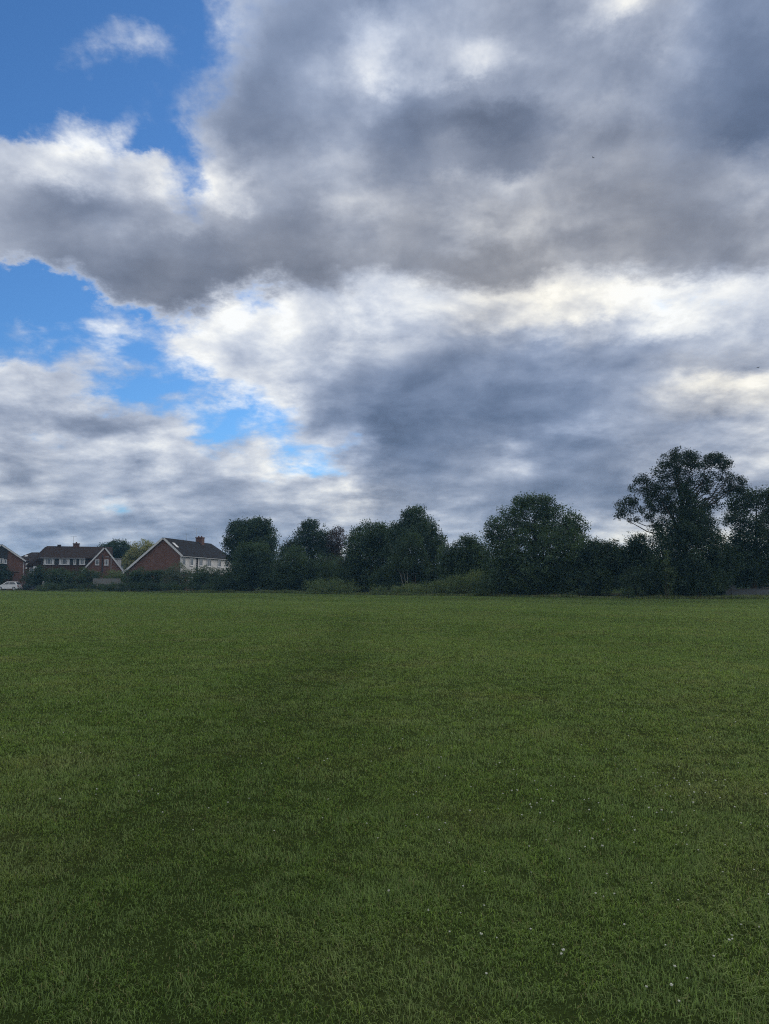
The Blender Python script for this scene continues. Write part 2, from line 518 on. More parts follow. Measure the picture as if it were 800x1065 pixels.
def empty(name, loc, rz=0.0):
    o = bpy.data.objects.new(name, None)
    COL.objects.link(o)
    o.location = loc
    o.rotation_euler = (0, 0, rz)
    o.empty_display_size = 0.2
    return o


def link_mesh(name, me, mat, parent=None):
    o = bpy.data.objects.new(name, me)
    me.materials.append(mat)
    COL.objects.link(o)
    if parent is not None:
        o.parent = parent
    return o


def from_arrays(name, verts, loops, starts, mat, parent=None, smooth=False):
    me = bpy.data.meshes.new(name)
    me.vertices.add(len(verts))
    me.vertices.foreach_set('co', np.ascontiguousarray(verts, dtype=np.float32).ravel())
    me.loops.add(len(loops))
    me.loops.foreach_set('vertex_index', np.ascontiguousarray(loops, dtype=np.int32))
    me.polygons.add(len(starts))
    me.polygons.foreach_set('loop_start', np.ascontiguousarray(starts, dtype=np.int32))
    me.update(calc_edges=True)
    if smooth:
        me.polygons.foreach_set('use_smooth', np.ones(len(starts), dtype=bool))
    return link_mesh(name, me, mat, parent)


class MB:
    """collects shapes and links them as ONE mesh object"""
    def __init__(self):
        self.bm = bmesh.new()

    def box(self, x0, x1, y0, y1, z0, z1, bev=0.0):
        r = bmesh.ops.create_cube(self.bm, size=1.0)
        for v in r['verts']:
            v.co = Vector((x0 + (v.co.x + .5) * (x1 - x0), y0 + (v.co.y + .5) * (y1 - y0), z0 + (v.co.z + .5) * (z1 - z0)))
        if bev:
            es = list({e for v in r['verts'] for e in v.link_edges})
            bmesh.ops.bevel(self.bm, geom=es, offset=bev, segments=2, affect='EDGES')
        return self

    def poly(self, pts):
        vs = [self.bm.verts.new(p) for p in pts]
        self.bm.faces.new(vs)
        return self

    def hull(self, pts):
        """closed convex solid through the points"""
        vs = [self.bm.verts.new(p) for p in pts]
        r = bmesh.ops.convex_hull(self.bm, input=vs)
        return self

    def prism(self, prof, axis, a, b):
        """profile in the plane across axis ('x': (y,z), 'y': (x,z), 'z': (x,y)) extruded from a to b"""
        def pt(u, v, w):
            return {'x': (w, u, v), 'y': (u, w, v), 'z': (u, v, w)}[axis]
        A = [self.bm.verts.new(pt(u, v, a)) for u, v in prof]
        B = [self.bm.verts.new(pt(u, v, b)) for u, v in prof]
        n = len(prof)
        self.bm.faces.new(A)
        self.bm.faces.new(B[::-1])
        for i in range(n):
            self.bm.faces.new((A[i], B[i], B[(i + 1) % n], A[(i + 1) % n]))
        return self

    def slab(self, pts, t):
        """flat polygon given thickness t along its upward normal"""
        P = [Vector(p) for p in pts]
        nrm = (P[1] - P[0]).cross(P[2] - P[0]).normalized()
        if nrm.z < 0:
            nrm = -nrm
        A = [self.bm.verts.new(p) for p in P]
        B = [self.bm.verts.new(p + nrm * t) for p in P]
        n = len(P)
        self.bm.faces.new(A)
        self.bm.faces.new(B[::-1])
        for i in range(n):
            self.bm.faces.new((A[i], B[i], B[(i + 1) % n], A[(i + 1) % n]))
        return self

    def bar(self, p, q, w, h=None):
        """square bar from p to q"""
        p, q = Vector(p), Vector(q)
        h = h or w
        d = (q - p).normalized()
        up = Vector((0, 0, 1)) if abs(d.z) < 0.9 else Vector((0, 1, 0))
        s = d.cross(up).normalized()
        u = s.cross(d).normalized()
        c = [(-1, -1), (1, -1), (1, 1), (-1, 1)]
        A = [self.bm.verts.new(p + s * a * w / 2 + u * b * h / 2) for a, b in c]
        B = [self.bm.verts.new(q + s * a * w / 2 + u * b * h / 2) for a, b in c]
        self.bm.faces.new(A)
        self.bm.faces.new(B[::-1])
        for i in range(4):
            self.bm.faces.new((A[i], B[i], B[(i + 1) % 4], A[(i + 1) % 4]))
        return self

    def tube(self, pts, rads, sides=7):
        pts = [Vector(p) for p in pts]
        prev = None
        n = len(pts)
        for i, p in enumerate(pts):
            d = (pts[min(i + 1, n - 1)] - pts[max(i - 1, 0)]).normalized()
            ref = Vector((0, 1, 0)) if abs(d.y) < 0.9 else Vector((1, 0, 0))
            s = d.cross(ref).normalized()
            u = s.cross(d)
            ring = [self.bm.verts.new(p + (s * math.cos(k * 2 * math.pi / sides) + u * math.sin(k * 2 * math.pi / sides)) * rads[i]) for k in range(sides)]
            if prev:
                for k in range(sides):
                    f = self.bm.faces.new((prev[k], prev[(k + 1) % sides], ring[(k + 1) % sides], ring[k]))
                    f.smooth = True
            else:
                self.bm.faces.new(ring[::-1])
            prev = ring
        self.bm.faces.new(prev)
        return self

    def build(self, name, mat, parent=None):
        bmesh.ops.recalc_face_normals(self.bm, faces=self.bm.faces[:])
        me = bpy.data.meshes.new(name)
        self.bm.to_mesh(me)
        self.bm.free()
        return link_mesh(name, me, M[mat] if isinstance(mat, str) else mat, parent)


# ------------------------------------------------------------------ ground
def gz(x, y):
    """height of the field: faint swells that die out far away"""
    x, y = np.asarray(x, dtype=float), np.asarray(y, dtype=float)
    fade = np.clip((np.hypot(x, y) - 2.5) / 10.0, 0, 1) * np.clip((300 - np.hypot(x, y)) / 150, 0, 1)
    h = 0.035 * np.sin(x * 0.21 + 1.3 * np.sin(y * 0.05)) + 0.045 * np.sin(y * 0.17 + x * 0.06 + 0.6) + 0.02 * np.sin(x * 0.5 + y * 0.43)
    return h * fade


# far edge of the mown grass (x, y), left to right
EDGE = [(-160, 150), (-90, 128), (-61, 118), (-26.5, 103), (-1.1, 84), (12.3, 73), (20.7, 67), (32, 65), (60, 63), (140, 70)]


def edge_y(x):
    return float(np.interp(x, [e[0] for e in EDGE], [e[1] for e in EDGE]))


def build_ground():
    xs = np.concatenate([[-1200, -700, -350, -200], np.arange(-130, 131, 1.25), [200, 350, 700, 1200]])
    ys = np.concatenate([[-1200, -400, -150, -50], np.arange(-12, 190, 1.25), [260, 400, 800, 1200]])
    Xg, Yg = np.meshgrid(xs, ys)
    V = np.stack([Xg, Yg, gz(Xg, Yg)], -1).reshape(-1, 3)
    nx, ny = len(xs), len(ys)
    i = (np.arange(ny - 1)[:, None] * nx + np.arange(nx - 1)[None]).ravel()
    L = np.stack([i, i + 1, i + 1 + nx, i + nx], -1).ravel()
    o = from_arrays('ground', V, L, np.arange(0, len(L), 4), M['turf'], None, True)
    tag(o, kind='structure')


build_ground()


# ------------------------------------------------------------------ grass
def vnoise(x, y, scale, seed):
    """smooth value noise in numpy, 0..1"""
    g = np.random.default_rng(seed).random((256, 256))
    u, v = x * scale + 100.3, y * scale + 57.7
    i, j = np.floor(u).astype(int), np.floor(v).astype(int)
    fu, fv = u - i, v - j
    fu, fv = fu * fu * (3 - 2 * fu), fv * fv * (3 - 2 * fv)
    a = g[i % 256, j % 256] * (1 - fu) + g[(i + 1) % 256, j % 256] * fu
    b = g[i % 256, (j + 1) % 256] * (1 - fu) + g[(i + 1) % 256, (j + 1) % 256] * fu
    return a * (1 - fv) + b * fv


def blades(pos, h, w, az, lean, curl, tall):
    """tapered curved blades; tall = keep the middle joint (5 vertices), else one triangle each"""
    n = len(pos)
    d = np.stack([np.cos(az), np.sin(az)], -1)
    s = np.stack([-d[:, 1], d[:, 0], np.zeros(n)], -1)
    tw = RNG.uniform(-0.9, 0.9, n)
    s[:, 0], s[:, 1] = s[:, 0] * np.cos(tw) - s[:, 1] * np.sin(tw), s[:, 0] * np.sin(tw) + s[:, 1] * np.cos(tw)
    D3 = np.concatenate([d, np.zeros((n, 1))], 1)
    up = np.array([0, 0, 1.0])
    tip = pos + D3 * (h * np.sin(lean + curl))[:, None] + up * (h * np.cos(lean + curl) * 0.98)[:, None]
    hw = (w / 2)[:, None]
    if tall:
        mid = pos + D3 * (h * 0.5 * np.sin(lean * 0.6))[:, None] + up * (h * 0.55 * np.cos(lean * 0.6))[:, None]
        V = np.stack([pos - s * hw, pos + s * hw, mid + s * hw * 0.85, mid - s * hw * 0.85, tip], 1).reshape(-1, 3)
        b = (np.arange(n) * 5)[:, None]
        L = (b + np.array([0, 1, 2, 3, 3, 2, 4])).ravel()
        st = ((np.arange(n) * 7)[:, None] + np.array([0, 4])).ravel()
    else:
        V = np.stack([pos - s * hw, pos + s * hw, tip], 1).reshape(-1, 3)
        L = np.arange(n * 3)
        st = np.arange(0, n * 3, 3)
    return V, L, st


def build_grass():
    VV, LL, SS, nv, nl = [], [], [], 0, 0
    edges = [1.6, 2.6, 3.4, 4.2]
    while edges[-1] < 122:
        edges.append(edges[-1] * 1.13)
    for d0, d1 in zip(edges, edges[1:]):
        dm = (d0 + d1) / 2
        tall = True
        dens = 12500 * min(1.0, 4.2 / dm) ** 1.70
        half = 0.53
        mx = half * d1 + 1.5
        n = int(2 * mx * (d1 - d0) * dens)
        x, y = RNG.uniform(-mx, mx, n), RNG.uniform(d0, d1, n)
        keep = np.abs(x) < half * y + 1.5
        if d1 > 60:
            keep &= y < np.interp(x, [e[0] for e in EDGE], [e[1] for e in EDGE])
        # tufts: thin the sward between clumps
        c1, c2 = 0.5 * vnoise(x, y, 5.5, 1) + 0.5 * vnoise(x, y, 13.0, 3), vnoise(x, y, 1.6, 2)
        keep &= RNG.random(n) < np.clip(0.10 + 1.3 * c1, 0.35, 1) ** (1.0 if dm < 12 else max(0.0, 1 - (dm - 12) / 25))
        # shorter, thinner sward on the trodden line towards the gap in the trees
        trod = np.exp(-((x + 1.25 + 0.8 * (vnoise(x, y, 0.4, 8) - 0.5)) / 0.7) ** 2) * np.clip((45 - y) / 20, 0, 1)
        keep &= RNG.random(n) > 0.10 * trod
        x, y, c1, c2, trod = x[keep], y[keep], c1[keep], c2[keep], trod[keep]
        n = len(x)
        dist = np.hypot(x, y)
        k = np.maximum(1.0, dist / 4.5)
        h = (0.018 + 0.028 * c1 + 0.020 * c2 ** 2) * RNG.uniform(0.6, 1.35, n) * np.minimum(k ** 0.12, 1.4)
        h *= 1 - 0.2 * trod
        tallb = RNG.random(n) < 0.012
        h[tallb] *= RNG.uniform(1.3, 1.9, tallb.sum())
        w = 0.0029 * RNG.uniform(0.6, 1.3, n) * k ** 0.92
        flow = vnoise(x, y, 2.3, 5) * 4 * math.pi
        az = flow + RNG.normal(0, 1.0, n)
        lean = np.abs(RNG.normal(0.72, 0.42, n))
        curl = RNG.uniform(0.1, 1.0, n)
        pos = np.stack([x, y, gz(x, y) - 0.004], -1)
        V, L, S = blades(pos, h, w, az, np.clip(lean, 0, 1.2), curl, tall)
        VV.append(V), LL.append(L + nv), SS.append(S + nl)
        nv += len(V)
        nl += len(L)
    o = from_arrays('grass', np.concatenate(VV), np.concatenate(LL), np.concatenate(SS), M['grass'])
    tag(o, 'short mown grass of the field, mixed green with paler worn patches', 'grass', kind='stuff')


build_grass()


def build_rough():
    """unmown strip where the mown field ends"""
    n = 90000
    x = RNG.uniform(-95, 75, n)
    e = np.interp(x, [q[0] for q in EDGE], [q[1] for q in EDGE])
    y = e + np.abs(RNG.normal(0, 1.0, n)) * (1 + 2.2 * vnoise(x, x * 0, 0.11, 9)) - 0.2
    k = vnoise(x, y, 0.35, 4)
    h = (0.18 + 0.55 * k ** 1.5) * RNG.uniform(0.5, 1.2, n)
    pos = np.stack([x, y, gz(x, y) - 0.02], -1)
    V, L, S = blades(pos, h, RNG.uniform(0.02, 0.05, n), RNG.uniform(0, 6.28, n), np.abs(RNG.normal(0.25, 0.2, n)), RNG.uniform(0, 0.6, n), True)
    o = from_arrays('rough_grass', V, L, S, M['rough_grass'])
    tag(o, 'strip of longer unmown grass along the far edge of the field', 'grass', kind='stuff')


build_rough()


def build_litter():
    """bare leaf litter and soil under the trees and hedges beyond the mown grass"""
    V, L = [], []
    xs = np.arange(-110, 111, 2.0)
    for x in xs:
        e = edge_y(x) + 1.3
        for k in (0.0, 3.0, 8.0, 16.0, 30.0):
            V.append((x, e + k, float(gz(x, e + k)) + 0.03 if k else float(gz(x, e)) + 0.012))
    for i in range(len(xs) - 1):
        for k in range(4):
            a = i * 5 + k
            L += [a, a + 5, a + 6, a + 1]
    tag(from_arrays('soil', np.array(V), np.array(L), np.arange(0, len(L), 4), plain('leaf_litter', (0.030, 0.030, 0.020), 0.95, 0.5, 1.2, 0.0, 0.0), None, True), kind='structure')


build_litter()
# ------------------------------------------------------------------ trees and shrubs
def leaf_cloud(lobes, n_clumps, per, leaf, cr, shell, rough, rng, flat=0.75):
    """leaf-sized faces gathered in clumps spread through the lobes (centre, radii); returns arrays and clump centres"""
    C, Rad = np.array([l[0] for l in lobes]), np.array([l[1] for l in lobes])
    vol = np.prod(Rad, 1) ** 0.7
    idx = rng.choice(len(lobes), n_clumps, p=vol / vol.sum())
    u = rng.normal(size=(n_clumps, 3))
    u /= np.linalg.norm(u, axis=1)[:, None]
    r = shell + (1 - shell) * rng.random(n_clumps) ** 0.6
    inner = rng.random(n_clumps) < 0.22
    r[inner] *= rng.uniform(0.3, 0.9, inner.sum())
    r *= 1 + rough * rng.normal(0, 0.5, n_clumps)
    cc = C[idx] + u * r[:, None] * Rad[idx]
    keep = cc[:, 2] > 0.05
    cc = cc[keep]
    n_clumps = len(cc)
    crs = cr * rng.uniform(0.55, 1.45, n_clumps)
    cnt = np.maximum(4, (per * (crs / cr) ** 2 * rng.uniform(0.7, 1.3, n_clumps))).astype(int)
    k = np.repeat(np.arange(n_clumps), cnt)
    n = len(k)
    g = rng.normal(size=(n, 3)) * np.array([1, 1, flat]) * 0.55
    g = np.clip(g, -0.8, 0.8)
    p = cc[k] + g * crs[k][:, None]
    p[:, 2] = np.maximum(p[:, 2], 0.03)
    # leaf frame: mostly facing up and outwards, drooping a little
    nr = rng.normal(size=(n, 3)) * 0.75 + np.array([0, 0, 0.55]) + g * 0.5
    nr /= np.linalg.norm(nr, axis=1)[:, None]
    t = rng.normal(size=(n, 3))
    a = np.cross(nr, t)
    a /= np.linalg.norm(a, axis=1)[:, None]
    b = np.cross(nr, a)
    L = (leaf * rng.uniform(0.6, 1.35, n))[:, None]
    v = np.stack([p - a * L * .5, p + b * L * .30 + nr * L * .08, p + a * L * .5 - nr * L * .1, p - b * L * .30 + nr * L * .08], 1).reshape(-1, 3)
    loops = np.arange(n * 4)
    return v, loops, np.arange(0, n * 4, 4), cc


def limbs(mb, base, top, r0, targets, rng, sway=0.25, stems=1):
    """tapered trunk(s) from base to top and limbs curving out to the targets"""
    base, top = Vector(base), Vector(top)
    H = (top - base).length
    for s in range(stems):
        off = Vector((rng.normal() * 0.12 * (stems > 1), rng.normal() * 0.12 * (stems > 1), 0))
        tp = top + Vector((rng.normal(), rng.normal(), 0)) * (0.16 * H if stems > 1 else 0.04 * H)
        pts, rad = [], []
        for i in range(8):
            f = i / 7
            w = Vector((rng.normal(), rng.normal(), 0)) * sway * 0.15 * H * 0.12 * (0 < i)
            pts.append((base + off).lerp(tp, f) + w)
            rad.append(r0 / (stems ** 0.5) * (1.35 if i == 0 else 1) * (1 - 0.85 * f))
        mb.tube(pts, rad, 8)
        for tg in targets[s::stems]:
            tg = Vector(tg)
            f = min(0.92, max(0.22, (tg.z - base.z) / max(H, .1) * rng.uniform(0.45, 0.8)))
            i = min(6, int(f * 7))
            st = pts[i].lerp(pts[i + 1], f * 7 - i)
            rr = max(0.02, rad[i] * 0.55)
            m1 = st.lerp(tg, 0.35) + Vector((0, 0, (tg - st).length * 0.10))
            m2 = st.lerp(tg, 0.7) + Vector((rng.normal(), rng.normal(), rng.normal())) * 0.05 * (tg - st).length
            mb.tube([st, m1, m2, tg], [rr, rr * 0.7, rr * 0.42, rr * 0.16], 5)


def px_lobes(lobes, depth, seed, jit=0.5):
    rng = np.random.default_rng(seed)
    out = []
    for L in lobes:
        cx, cy, rx, ry = L[:4]
        dy = L[4] if len(L) > 4 else rng.uniform(-jit, jit) * rx * mpp(depth)
        k = mpp(depth)
        c = at(cx, cy, depth)
        out.append((np.array([c.x, depth + dy, c.z]), np.array([rx * k, min(rx * k, 5.5) * 0.95, ry * k])))
    return out


n_plants = [0]


def plant(name, cat, label, lobes, depth, mat, base_px, n_leaves=14000, leaf=0.30, cr=0.55, shell=0.62, rough=0.16,
          bark='bark', r0=0.25, n_limbs=14, stems=1, group=None, top_f=0.8, parts=('crown', 'trunk'), per=38):
    n_plants[0] += 1
    seed = 100 + n_plants[0] * 17
    n_leaves, leaf, rough = int(n_leaves * 2.1), leaf * 0.68, rough * 0.62
    rng = np.random.default_rng(seed)
    LB = px_lobes(lobes, depth, seed)
    bx = at(base_px, 604, depth).x
    z0 = float(gz(bx, depth))
    root = empty(name, (bx, depth, z0))
    o3 = np.array([bx, depth, z0])
    v, l, s, cc = leaf_cloud([(c - o3, r) for c, r in LB], max(12, int(n_leaves / per)), per, leaf, cr, shell, rough, rng)
    from_arrays(parts[0], v, l, s, M[mat], root)
    zt = cc[:, 2].max() * top_f
    near = cc[np.abs(cc[:, 2] - zt) < 0.25 * zt]
    tx = near[:, 0].mean() if len(near) else 0
    mb = MB()
    tg = cc[rng.choice(len(cc), min(n_limbs, len(cc)), replace=False)]
    limbs(mb, (0, 0, -0.15), (tx, 0, zt), r0, tg, rng, 0.3, stems)
    mb.build(parts[1], bark, root)
    tag(root, label, cat, group)
    return root, LB, rng


def tree(*a, **k):
    return plant(*a, **k)


def shrub(label, lobes, depth, mat='leaf_mid', base=None, n=4500, leaf=0.2, name='shrub', cat='shrub', group=None, rough=0.13, cr=0.42):
    return plant(name, cat, label, lobes, depth, mat, base or lobes[0][0], n, leaf, cr, 0.6, rough, 'bark', 0.06, 10, 4, group,
                 0.7, ('foliage', 'stem'))


# behind the houses
tree('garden_tree', 'tree', 'dark green tree rising behind the roof between the two brick houses',
     [(112, 574, 11, 10), (124, 573, 12, 11), (134, 581, 10, 13), (104, 582, 10, 10)], 158, 'leaf_dark', 120, 9000, 0.42, 0.7, r0=.25)
tree('garden_tree', 'tree', 'pale yellow green tree beside the brick gable with the long sloping verge',
     [(148, 572, 12, 10), (138, 584, 10, 12), (156, 575, 10, 9), (144, 590, 14, 12)], 152, 'leaf_yellow', 147, 8000, 0.36, 0.6, r0=.22)
# the tree line, house side to road side
T = 'trees along the far edge of the field'
tree('broadleaf_tree', 'tree', 'dark round topped tree standing next to the white walled house',
     [(260, 560, 25, 19), (246, 566, 14, 17), (275, 561, 14, 17), (262, 584, 26, 26), (268, 548, 13, 9), (250, 550, 12, 9)], 108, 'leaf_dark', 261, 19000, 0.33, 0.6, r0=.34, group=T)
tree('willow_tree', 'tree', 'lower soft edged green tree in front of the dark round topped tree',
     [(255, 590, 14, 24), (272, 586, 14, 22), (264, 578, 12, 14)], 100.5, 'leaf_mid', 263, 11000, 0.24, 0.45, r0=.2, group=T, rough=.1)
tree('young_tree', 'tree', 'small domed green tree under the airy ragged tree',
     [(305, 591, 19, 23), (316, 597, 16, 17), (298, 598, 14, 16)], 96.5, 'leaf_mid', 306, 11000, 0.24, 0.45, r0=.16, group=T, rough=.12)
tree('broadleaf_tree', 'tree', 'airy ragged topped tree between the dark round tree and the broad dome tree',
     [(325, 556, 14, 14), (314, 566, 14, 15), (337, 566, 14, 16), (330, 585, 26, 26), (305, 572, 10, 10), (322, 546, 8, 6), (297, 578, 10, 13)], 104, 'leaf_dark', 327, 13000, 0.30, 0.55, r0=.28, group=T, rough=.24)
tree('copper_leaved_tree', 'tree', 'thin reddish brown leaved tree poking out beside the airy ragged tree',
     [(351, 553, 6, 6), (347, 562, 7, 7), (355, 566, 6, 6), (346, 578, 9, 12), (357, 557, 4, 4)], 103, 'leaf_purple', 349, 2600, 0.26, 0.4, r0=.13, group=T, rough=.25, per=24)
tree('broadleaf_tree', 'tree', 'broad domed tree left of the tall pointed tree, over the dark gap',
     [(385, 560, 20, 18), (374, 572, 14, 20), (397, 566, 15, 22), (388, 588, 25, 26), (366, 582, 9, 16)], 93, 'leaf_mid', 386, 16000, 0.29, 0.55, r0=.3, group=T, rough=.12)
tree('broadleaf_tree', 'tree', 'tall dark tree with a stepped spiky top behind the pale stemmed birch',
     [(430, 542, 12, 13), (418, 554, 15, 14), (441, 552, 13, 14), (452, 570, 12, 20), (430, 572, 30, 28), (410, 566, 12, 18), (425, 535, 6, 6), (436, 533, 5, 6)], 91, 'leaf_dark', 431, 19000, 0.30, 0.55, r0=.32, group=T, rough=.24)
tree('birch_tree', 'tree', 'light green birch with forked pale stems in front of the spiky topped tree',
     [(427, 565, 13, 9), (417, 575, 10, 10), (436, 580, 9, 12), (429, 558, 7, 5), (421, 586, 12, 8), (409, 584, 6, 6), (443, 590, 6, 6)], 85, 'leaf_mid', 424, 5600, 0.18, 0.42, bark='bark_pale', r0=.09, n_limbs=16, stems=3, group=T, per=24)
tree('broadleaf_tree', 'tree', 'low bushy tree filling the dip between the spiky topped tree and the widest tree',
     [(484, 574, 14, 15), (476, 592, 18, 20), (493, 586, 12, 18), (490, 566, 8, 8), (466, 582, 9, 14), (502, 580, 8, 17)], 82, 'leaf_mid', 482, 12000, 0.25, 0.5, r0=.2, group=T, rough=.16)
tree('lime_tree', 'tree', 'widest full crowned green tree in the middle of the tree line',
     [(553, 538, 26, 21), (532, 548, 20, 22), (576, 545, 22, 22), (590, 560, 18, 22), (520, 572, 18, 28), (590, 585, 24, 30), (540, 590, 38, 30),
      (565, 577, 44, 32), (545, 522, 12, 8), (565, 524, 12, 9), (600, 548, 9, 14), (513, 552, 9, 14)], 76.5, 'leaf_mid', 556, 30000, 0.27, 0.52, r0=.45, n_limbs=22, group=T, rough=.15)
tree('hawthorn_tree', 'tree', 'dark bristly low tree right of the widest tree',
     [(622, 578, 16, 15), (634, 588, 18, 22), (612, 594, 20, 24), (618, 568, 6, 7), (635, 568, 6, 6)], 72, 'leaf_dark', 623, 13000, 0.22, 0.45, r0=.16, group=T, rough=.24)
tree('hawthorn_tree', 'tree', 'dark scrubby tree with thin upright twigs under the outer bough of the oak',
     [(655, 588, 16, 20), (672, 584, 15, 18), (644, 580, 7, 12), (660, 565, 6, 9), (668, 560, 4, 7)], 71, 'leaf_dark', 660, 11000, 0.22, 0.45, r0=.16, group=T, rough=.26)

oak, oak_lobes, oak_rng = tree(
    'oak_tree', 'tree', 'tallest open crowned oak with sky showing between its boughs and ivy round its trunk',
    [(648, 530, 11, 12), (657, 522, 6, 7), (660, 540, 6, 5), (668, 499, 8, 7), (676, 511, 11, 11), (671, 526, 10, 12), (684, 492, 11, 12), (696, 482, 14, 12), (710, 475, 13, 9), (722, 477, 8, 7),
     (726, 485, 12, 12), (705, 500, 18, 13), (743, 482, 13, 11), (750, 497, 10, 9), (745, 478, 7, 7), (735, 505, 12, 9), (766, 503, 10, 9), (757, 510, 9, 7), (771, 508, 6, 6), (662, 508, 6, 6),
     (741, 524, 11, 11), (690, 530, 13, 14), (681, 542, 9, 9), (755, 484, 6, 6), (690, 515, 14, 10)],
    69.5, 'leaf_oak', 716, 14500, 0.21, 0.40, shell=0.5, rough=.26, r0=.30, n_limbs=44, group=T, per=66)
# ivy column climbing the oak
iv = [(717, 511, 10, 12), (716, 528, 18, 16), (718, 548, 27, 22), (704, 556, 24, 16), (716, 574, 36, 30), (706, 594, 42, 22), (738, 566, 18, 22), (690, 572, 20, 20), (746, 586, 22, 22), (728, 540, 14, 18)]
o3 = np.array(oak.location)
v, l, s, cc = leaf_cloud([(c - o3, r * np.array([1, .8, 1])) for c, r in px_lobes(iv, 68.6, 5, 0.2)], 1500, 38, 0.15, 0.42, 0.55, 0.10, oak_rng, 1.1)
from_arrays('ivy', v, l, s, M['leaf_dark'], oak)
tree('broadleaf_tree', 'tree', 'dark spreading tree at the end of the row, just past the ivy covered oak',
     [(777, 520, 18, 12), (768, 538, 15, 17), (795, 530, 12, 16), (785, 556, 22, 20), (770, 566, 14, 16), (790, 585, 30, 24), (812, 525, 14, 18), (765, 588, 20, 20),
      (815, 560, 18, 24), (798, 515, 10, 6)], 70.5, 'leaf_dark', 783, 21000, 0.24, 0.48, shell=.5, r0=.3, n_limbs=26, group=T, rough=.22, per=30)

# shrubs below the trees
S = 'shrubs under the tree line'
shrub('low dome of scrub at the edge of the grass beside the dark gap', [(346, 614, 30, 13), (334, 612, 20, 10), (358, 613, 20, 10)], 89.5, 'leaf_light', n=6000, leaf=.17, group=S)
shrub('dark shrub below the soft edged green tree', [(250, 606, 18, 14), (235, 604, 14, 12)], 101, 'leaf_dark', n=4000, group=S)
shrub('dark shrub between the soft edged tree and the small domed tree', [(285, 604, 16, 16), (296, 608, 12, 12)], 98.5, 'leaf_dark', n=3500, group=S)
shrub('dark leafy shrub over the scrub dome, below the airy ragged tree', [(338, 594, 15, 18), (352, 596, 13, 16)], 95, 'leaf_mid', n=5000, group=S)
shrub('dark shrub closing the back of the shaded gap', [(376, 600, 14, 14), (366, 594, 10, 12)], 99, 'leaf_dark', n=4000, group=S)
shrub('shrub with pale shoots just right of the shaded gap', [(398, 606, 14, 14), (404, 600, 10, 14)], 88, 'leaf_mid', n=4000, group=S)
B = 'bramble mounds at the foot of the trees'
shrub('low flat bramble at the foot of the birch', [(408, 616, 24, 7), (424, 614, 18, 7)], 83.5, 'leaf_light', n=3800, leaf=.16, name='bramble', cat='bramble', group=B)
shrub('middle bramble mound below the dip in the trees', [(447, 613, 24, 9), (462, 611, 16, 9)], 81, 'leaf_light', n=4200, leaf=.16, name='bramble', cat='bramble', group=B)
shrub('higher bramble mound leaning on the widest tree', [(480, 610, 22, 13), (497, 607, 18, 14)], 78.5, 'leaf_light', n=4800, leaf=.16, name='bramble', cat='bramble', group=B)
shrub('bramble spilling out below the left skirt of the widest tree', [(522, 607, 20, 15), (508, 612, 16, 10)], 74.5, 'leaf_mid', n=4200, leaf=.16, name='bramble', cat='bramble', group=B)
shrub('dark undergrowth below the middle of the widest tree', [(556, 607, 26, 15), (575, 606, 18, 16)], 73, 'leaf_mid', n=5500, leaf=.18, group=S)
shrub('dark undergrowth below the bristly low tree', [(606, 608, 22, 16), (628, 608, 18, 14)], 70.5, 'leaf_dark', n=5000, leaf=.18, group=S)
shrub('tiny pale bush alone at the grass edge left of the oak', [(654, 617, 6, 6)], 67.0, 'leaf_mid', n=600, leaf=.12, group=S, cr=.25)
shrub('dark undergrowth left of the oak trunk', [(664, 606, 20, 16), (684, 606, 16, 15)], 69, 'leaf_dark', n=5000, leaf=.18, group=S)
shrub('slim yellow green climber clump against the oak', [(693, 590, 4, 16), (696, 604, 7, 14)], 66.6, 'leaf_light', n=1500, leaf=.14, group=S, cr=.25)
shrub('bush in front of the oak where the wall ends', [(726, 606, 18, 13), (742, 604, 14, 13)], 67.0, 'leaf_mid', n=4000, leaf=.17, group=S)
shrub('dark bush hanging behind the low grey wall', [(772, 590, 22, 14), (798, 590, 20, 16)], 72.5, 'leaf_dark', n=5000, leaf=.2, group=S)

# hedge and garden shrubs in front of the houses
G = 'garden shrubs in front of the brick houses'
shrub('dark shrub below the black boarded house at the edge of the row', [(-4, 597, 12, 12), (4, 600, 8, 9)], 126.5, 'leaf_dark', -2, 2600, .28, group=G)
shrub('dark rounded shrub beside the parked cars', [(37, 602, 11, 10), (44, 599, 9, 10)], 124, 'leaf_dark', n=3200, leaf=.26, group=G)
shrub('rounded shrub below the picture window of the brown roofed house', [(60, 601, 13, 10), (70, 602, 12, 9)], 123, 'leaf_mid', n=3200, leaf=.26, group=G)
shrub('spreading shrub between the picture window and the small gable', [(84, 600, 15, 9), (94, 601, 12, 8)], 122.5, 'leaf_mid', n=3200, leaf=.26, group=G)
shrub('light green shrub at the foot of the street lamp', [(117, 600, 9, 6), (124, 600, 7, 6)], 124.5, 'leaf_light', n=1800, leaf=.22, group=G)
shrub('dark shrub against the foot of the long sloping verge', [(137, 602, 11, 9), (147, 600, 9, 9)], 114, 'leaf_mid', n=2800, leaf=.26, group=G)
shrub('shrub below the middle of the big brick gable', [(160, 603, 13, 10), (170, 601, 10, 9)], 113, 'leaf_dark', n=3000, leaf=.26, group=G)
shrub('tall silvery shrub at the corner of the brick gable and white wall', [(185, 598, 10, 13), (178, 603, 10, 11), (193, 603, 10, 11)], 111, 'leaf_grey', n=4200, leaf=.22, group=G)
shrub('big green shrub below the white wall windows', [(213, 600, 13, 11), (224, 600, 11, 10), (205, 605, 12, 9)], 109.5, 'leaf_mid', n=4800, leaf=.24, group=G)
shrub('dark shrub filling the corner between white wall and dark round tree', [(236, 606, 12, 9), (228, 607, 12, 8)], 107, 'leaf_dark', n=3600, leaf=.24, group=G)
H = 'low scrub along the field edge by the houses'
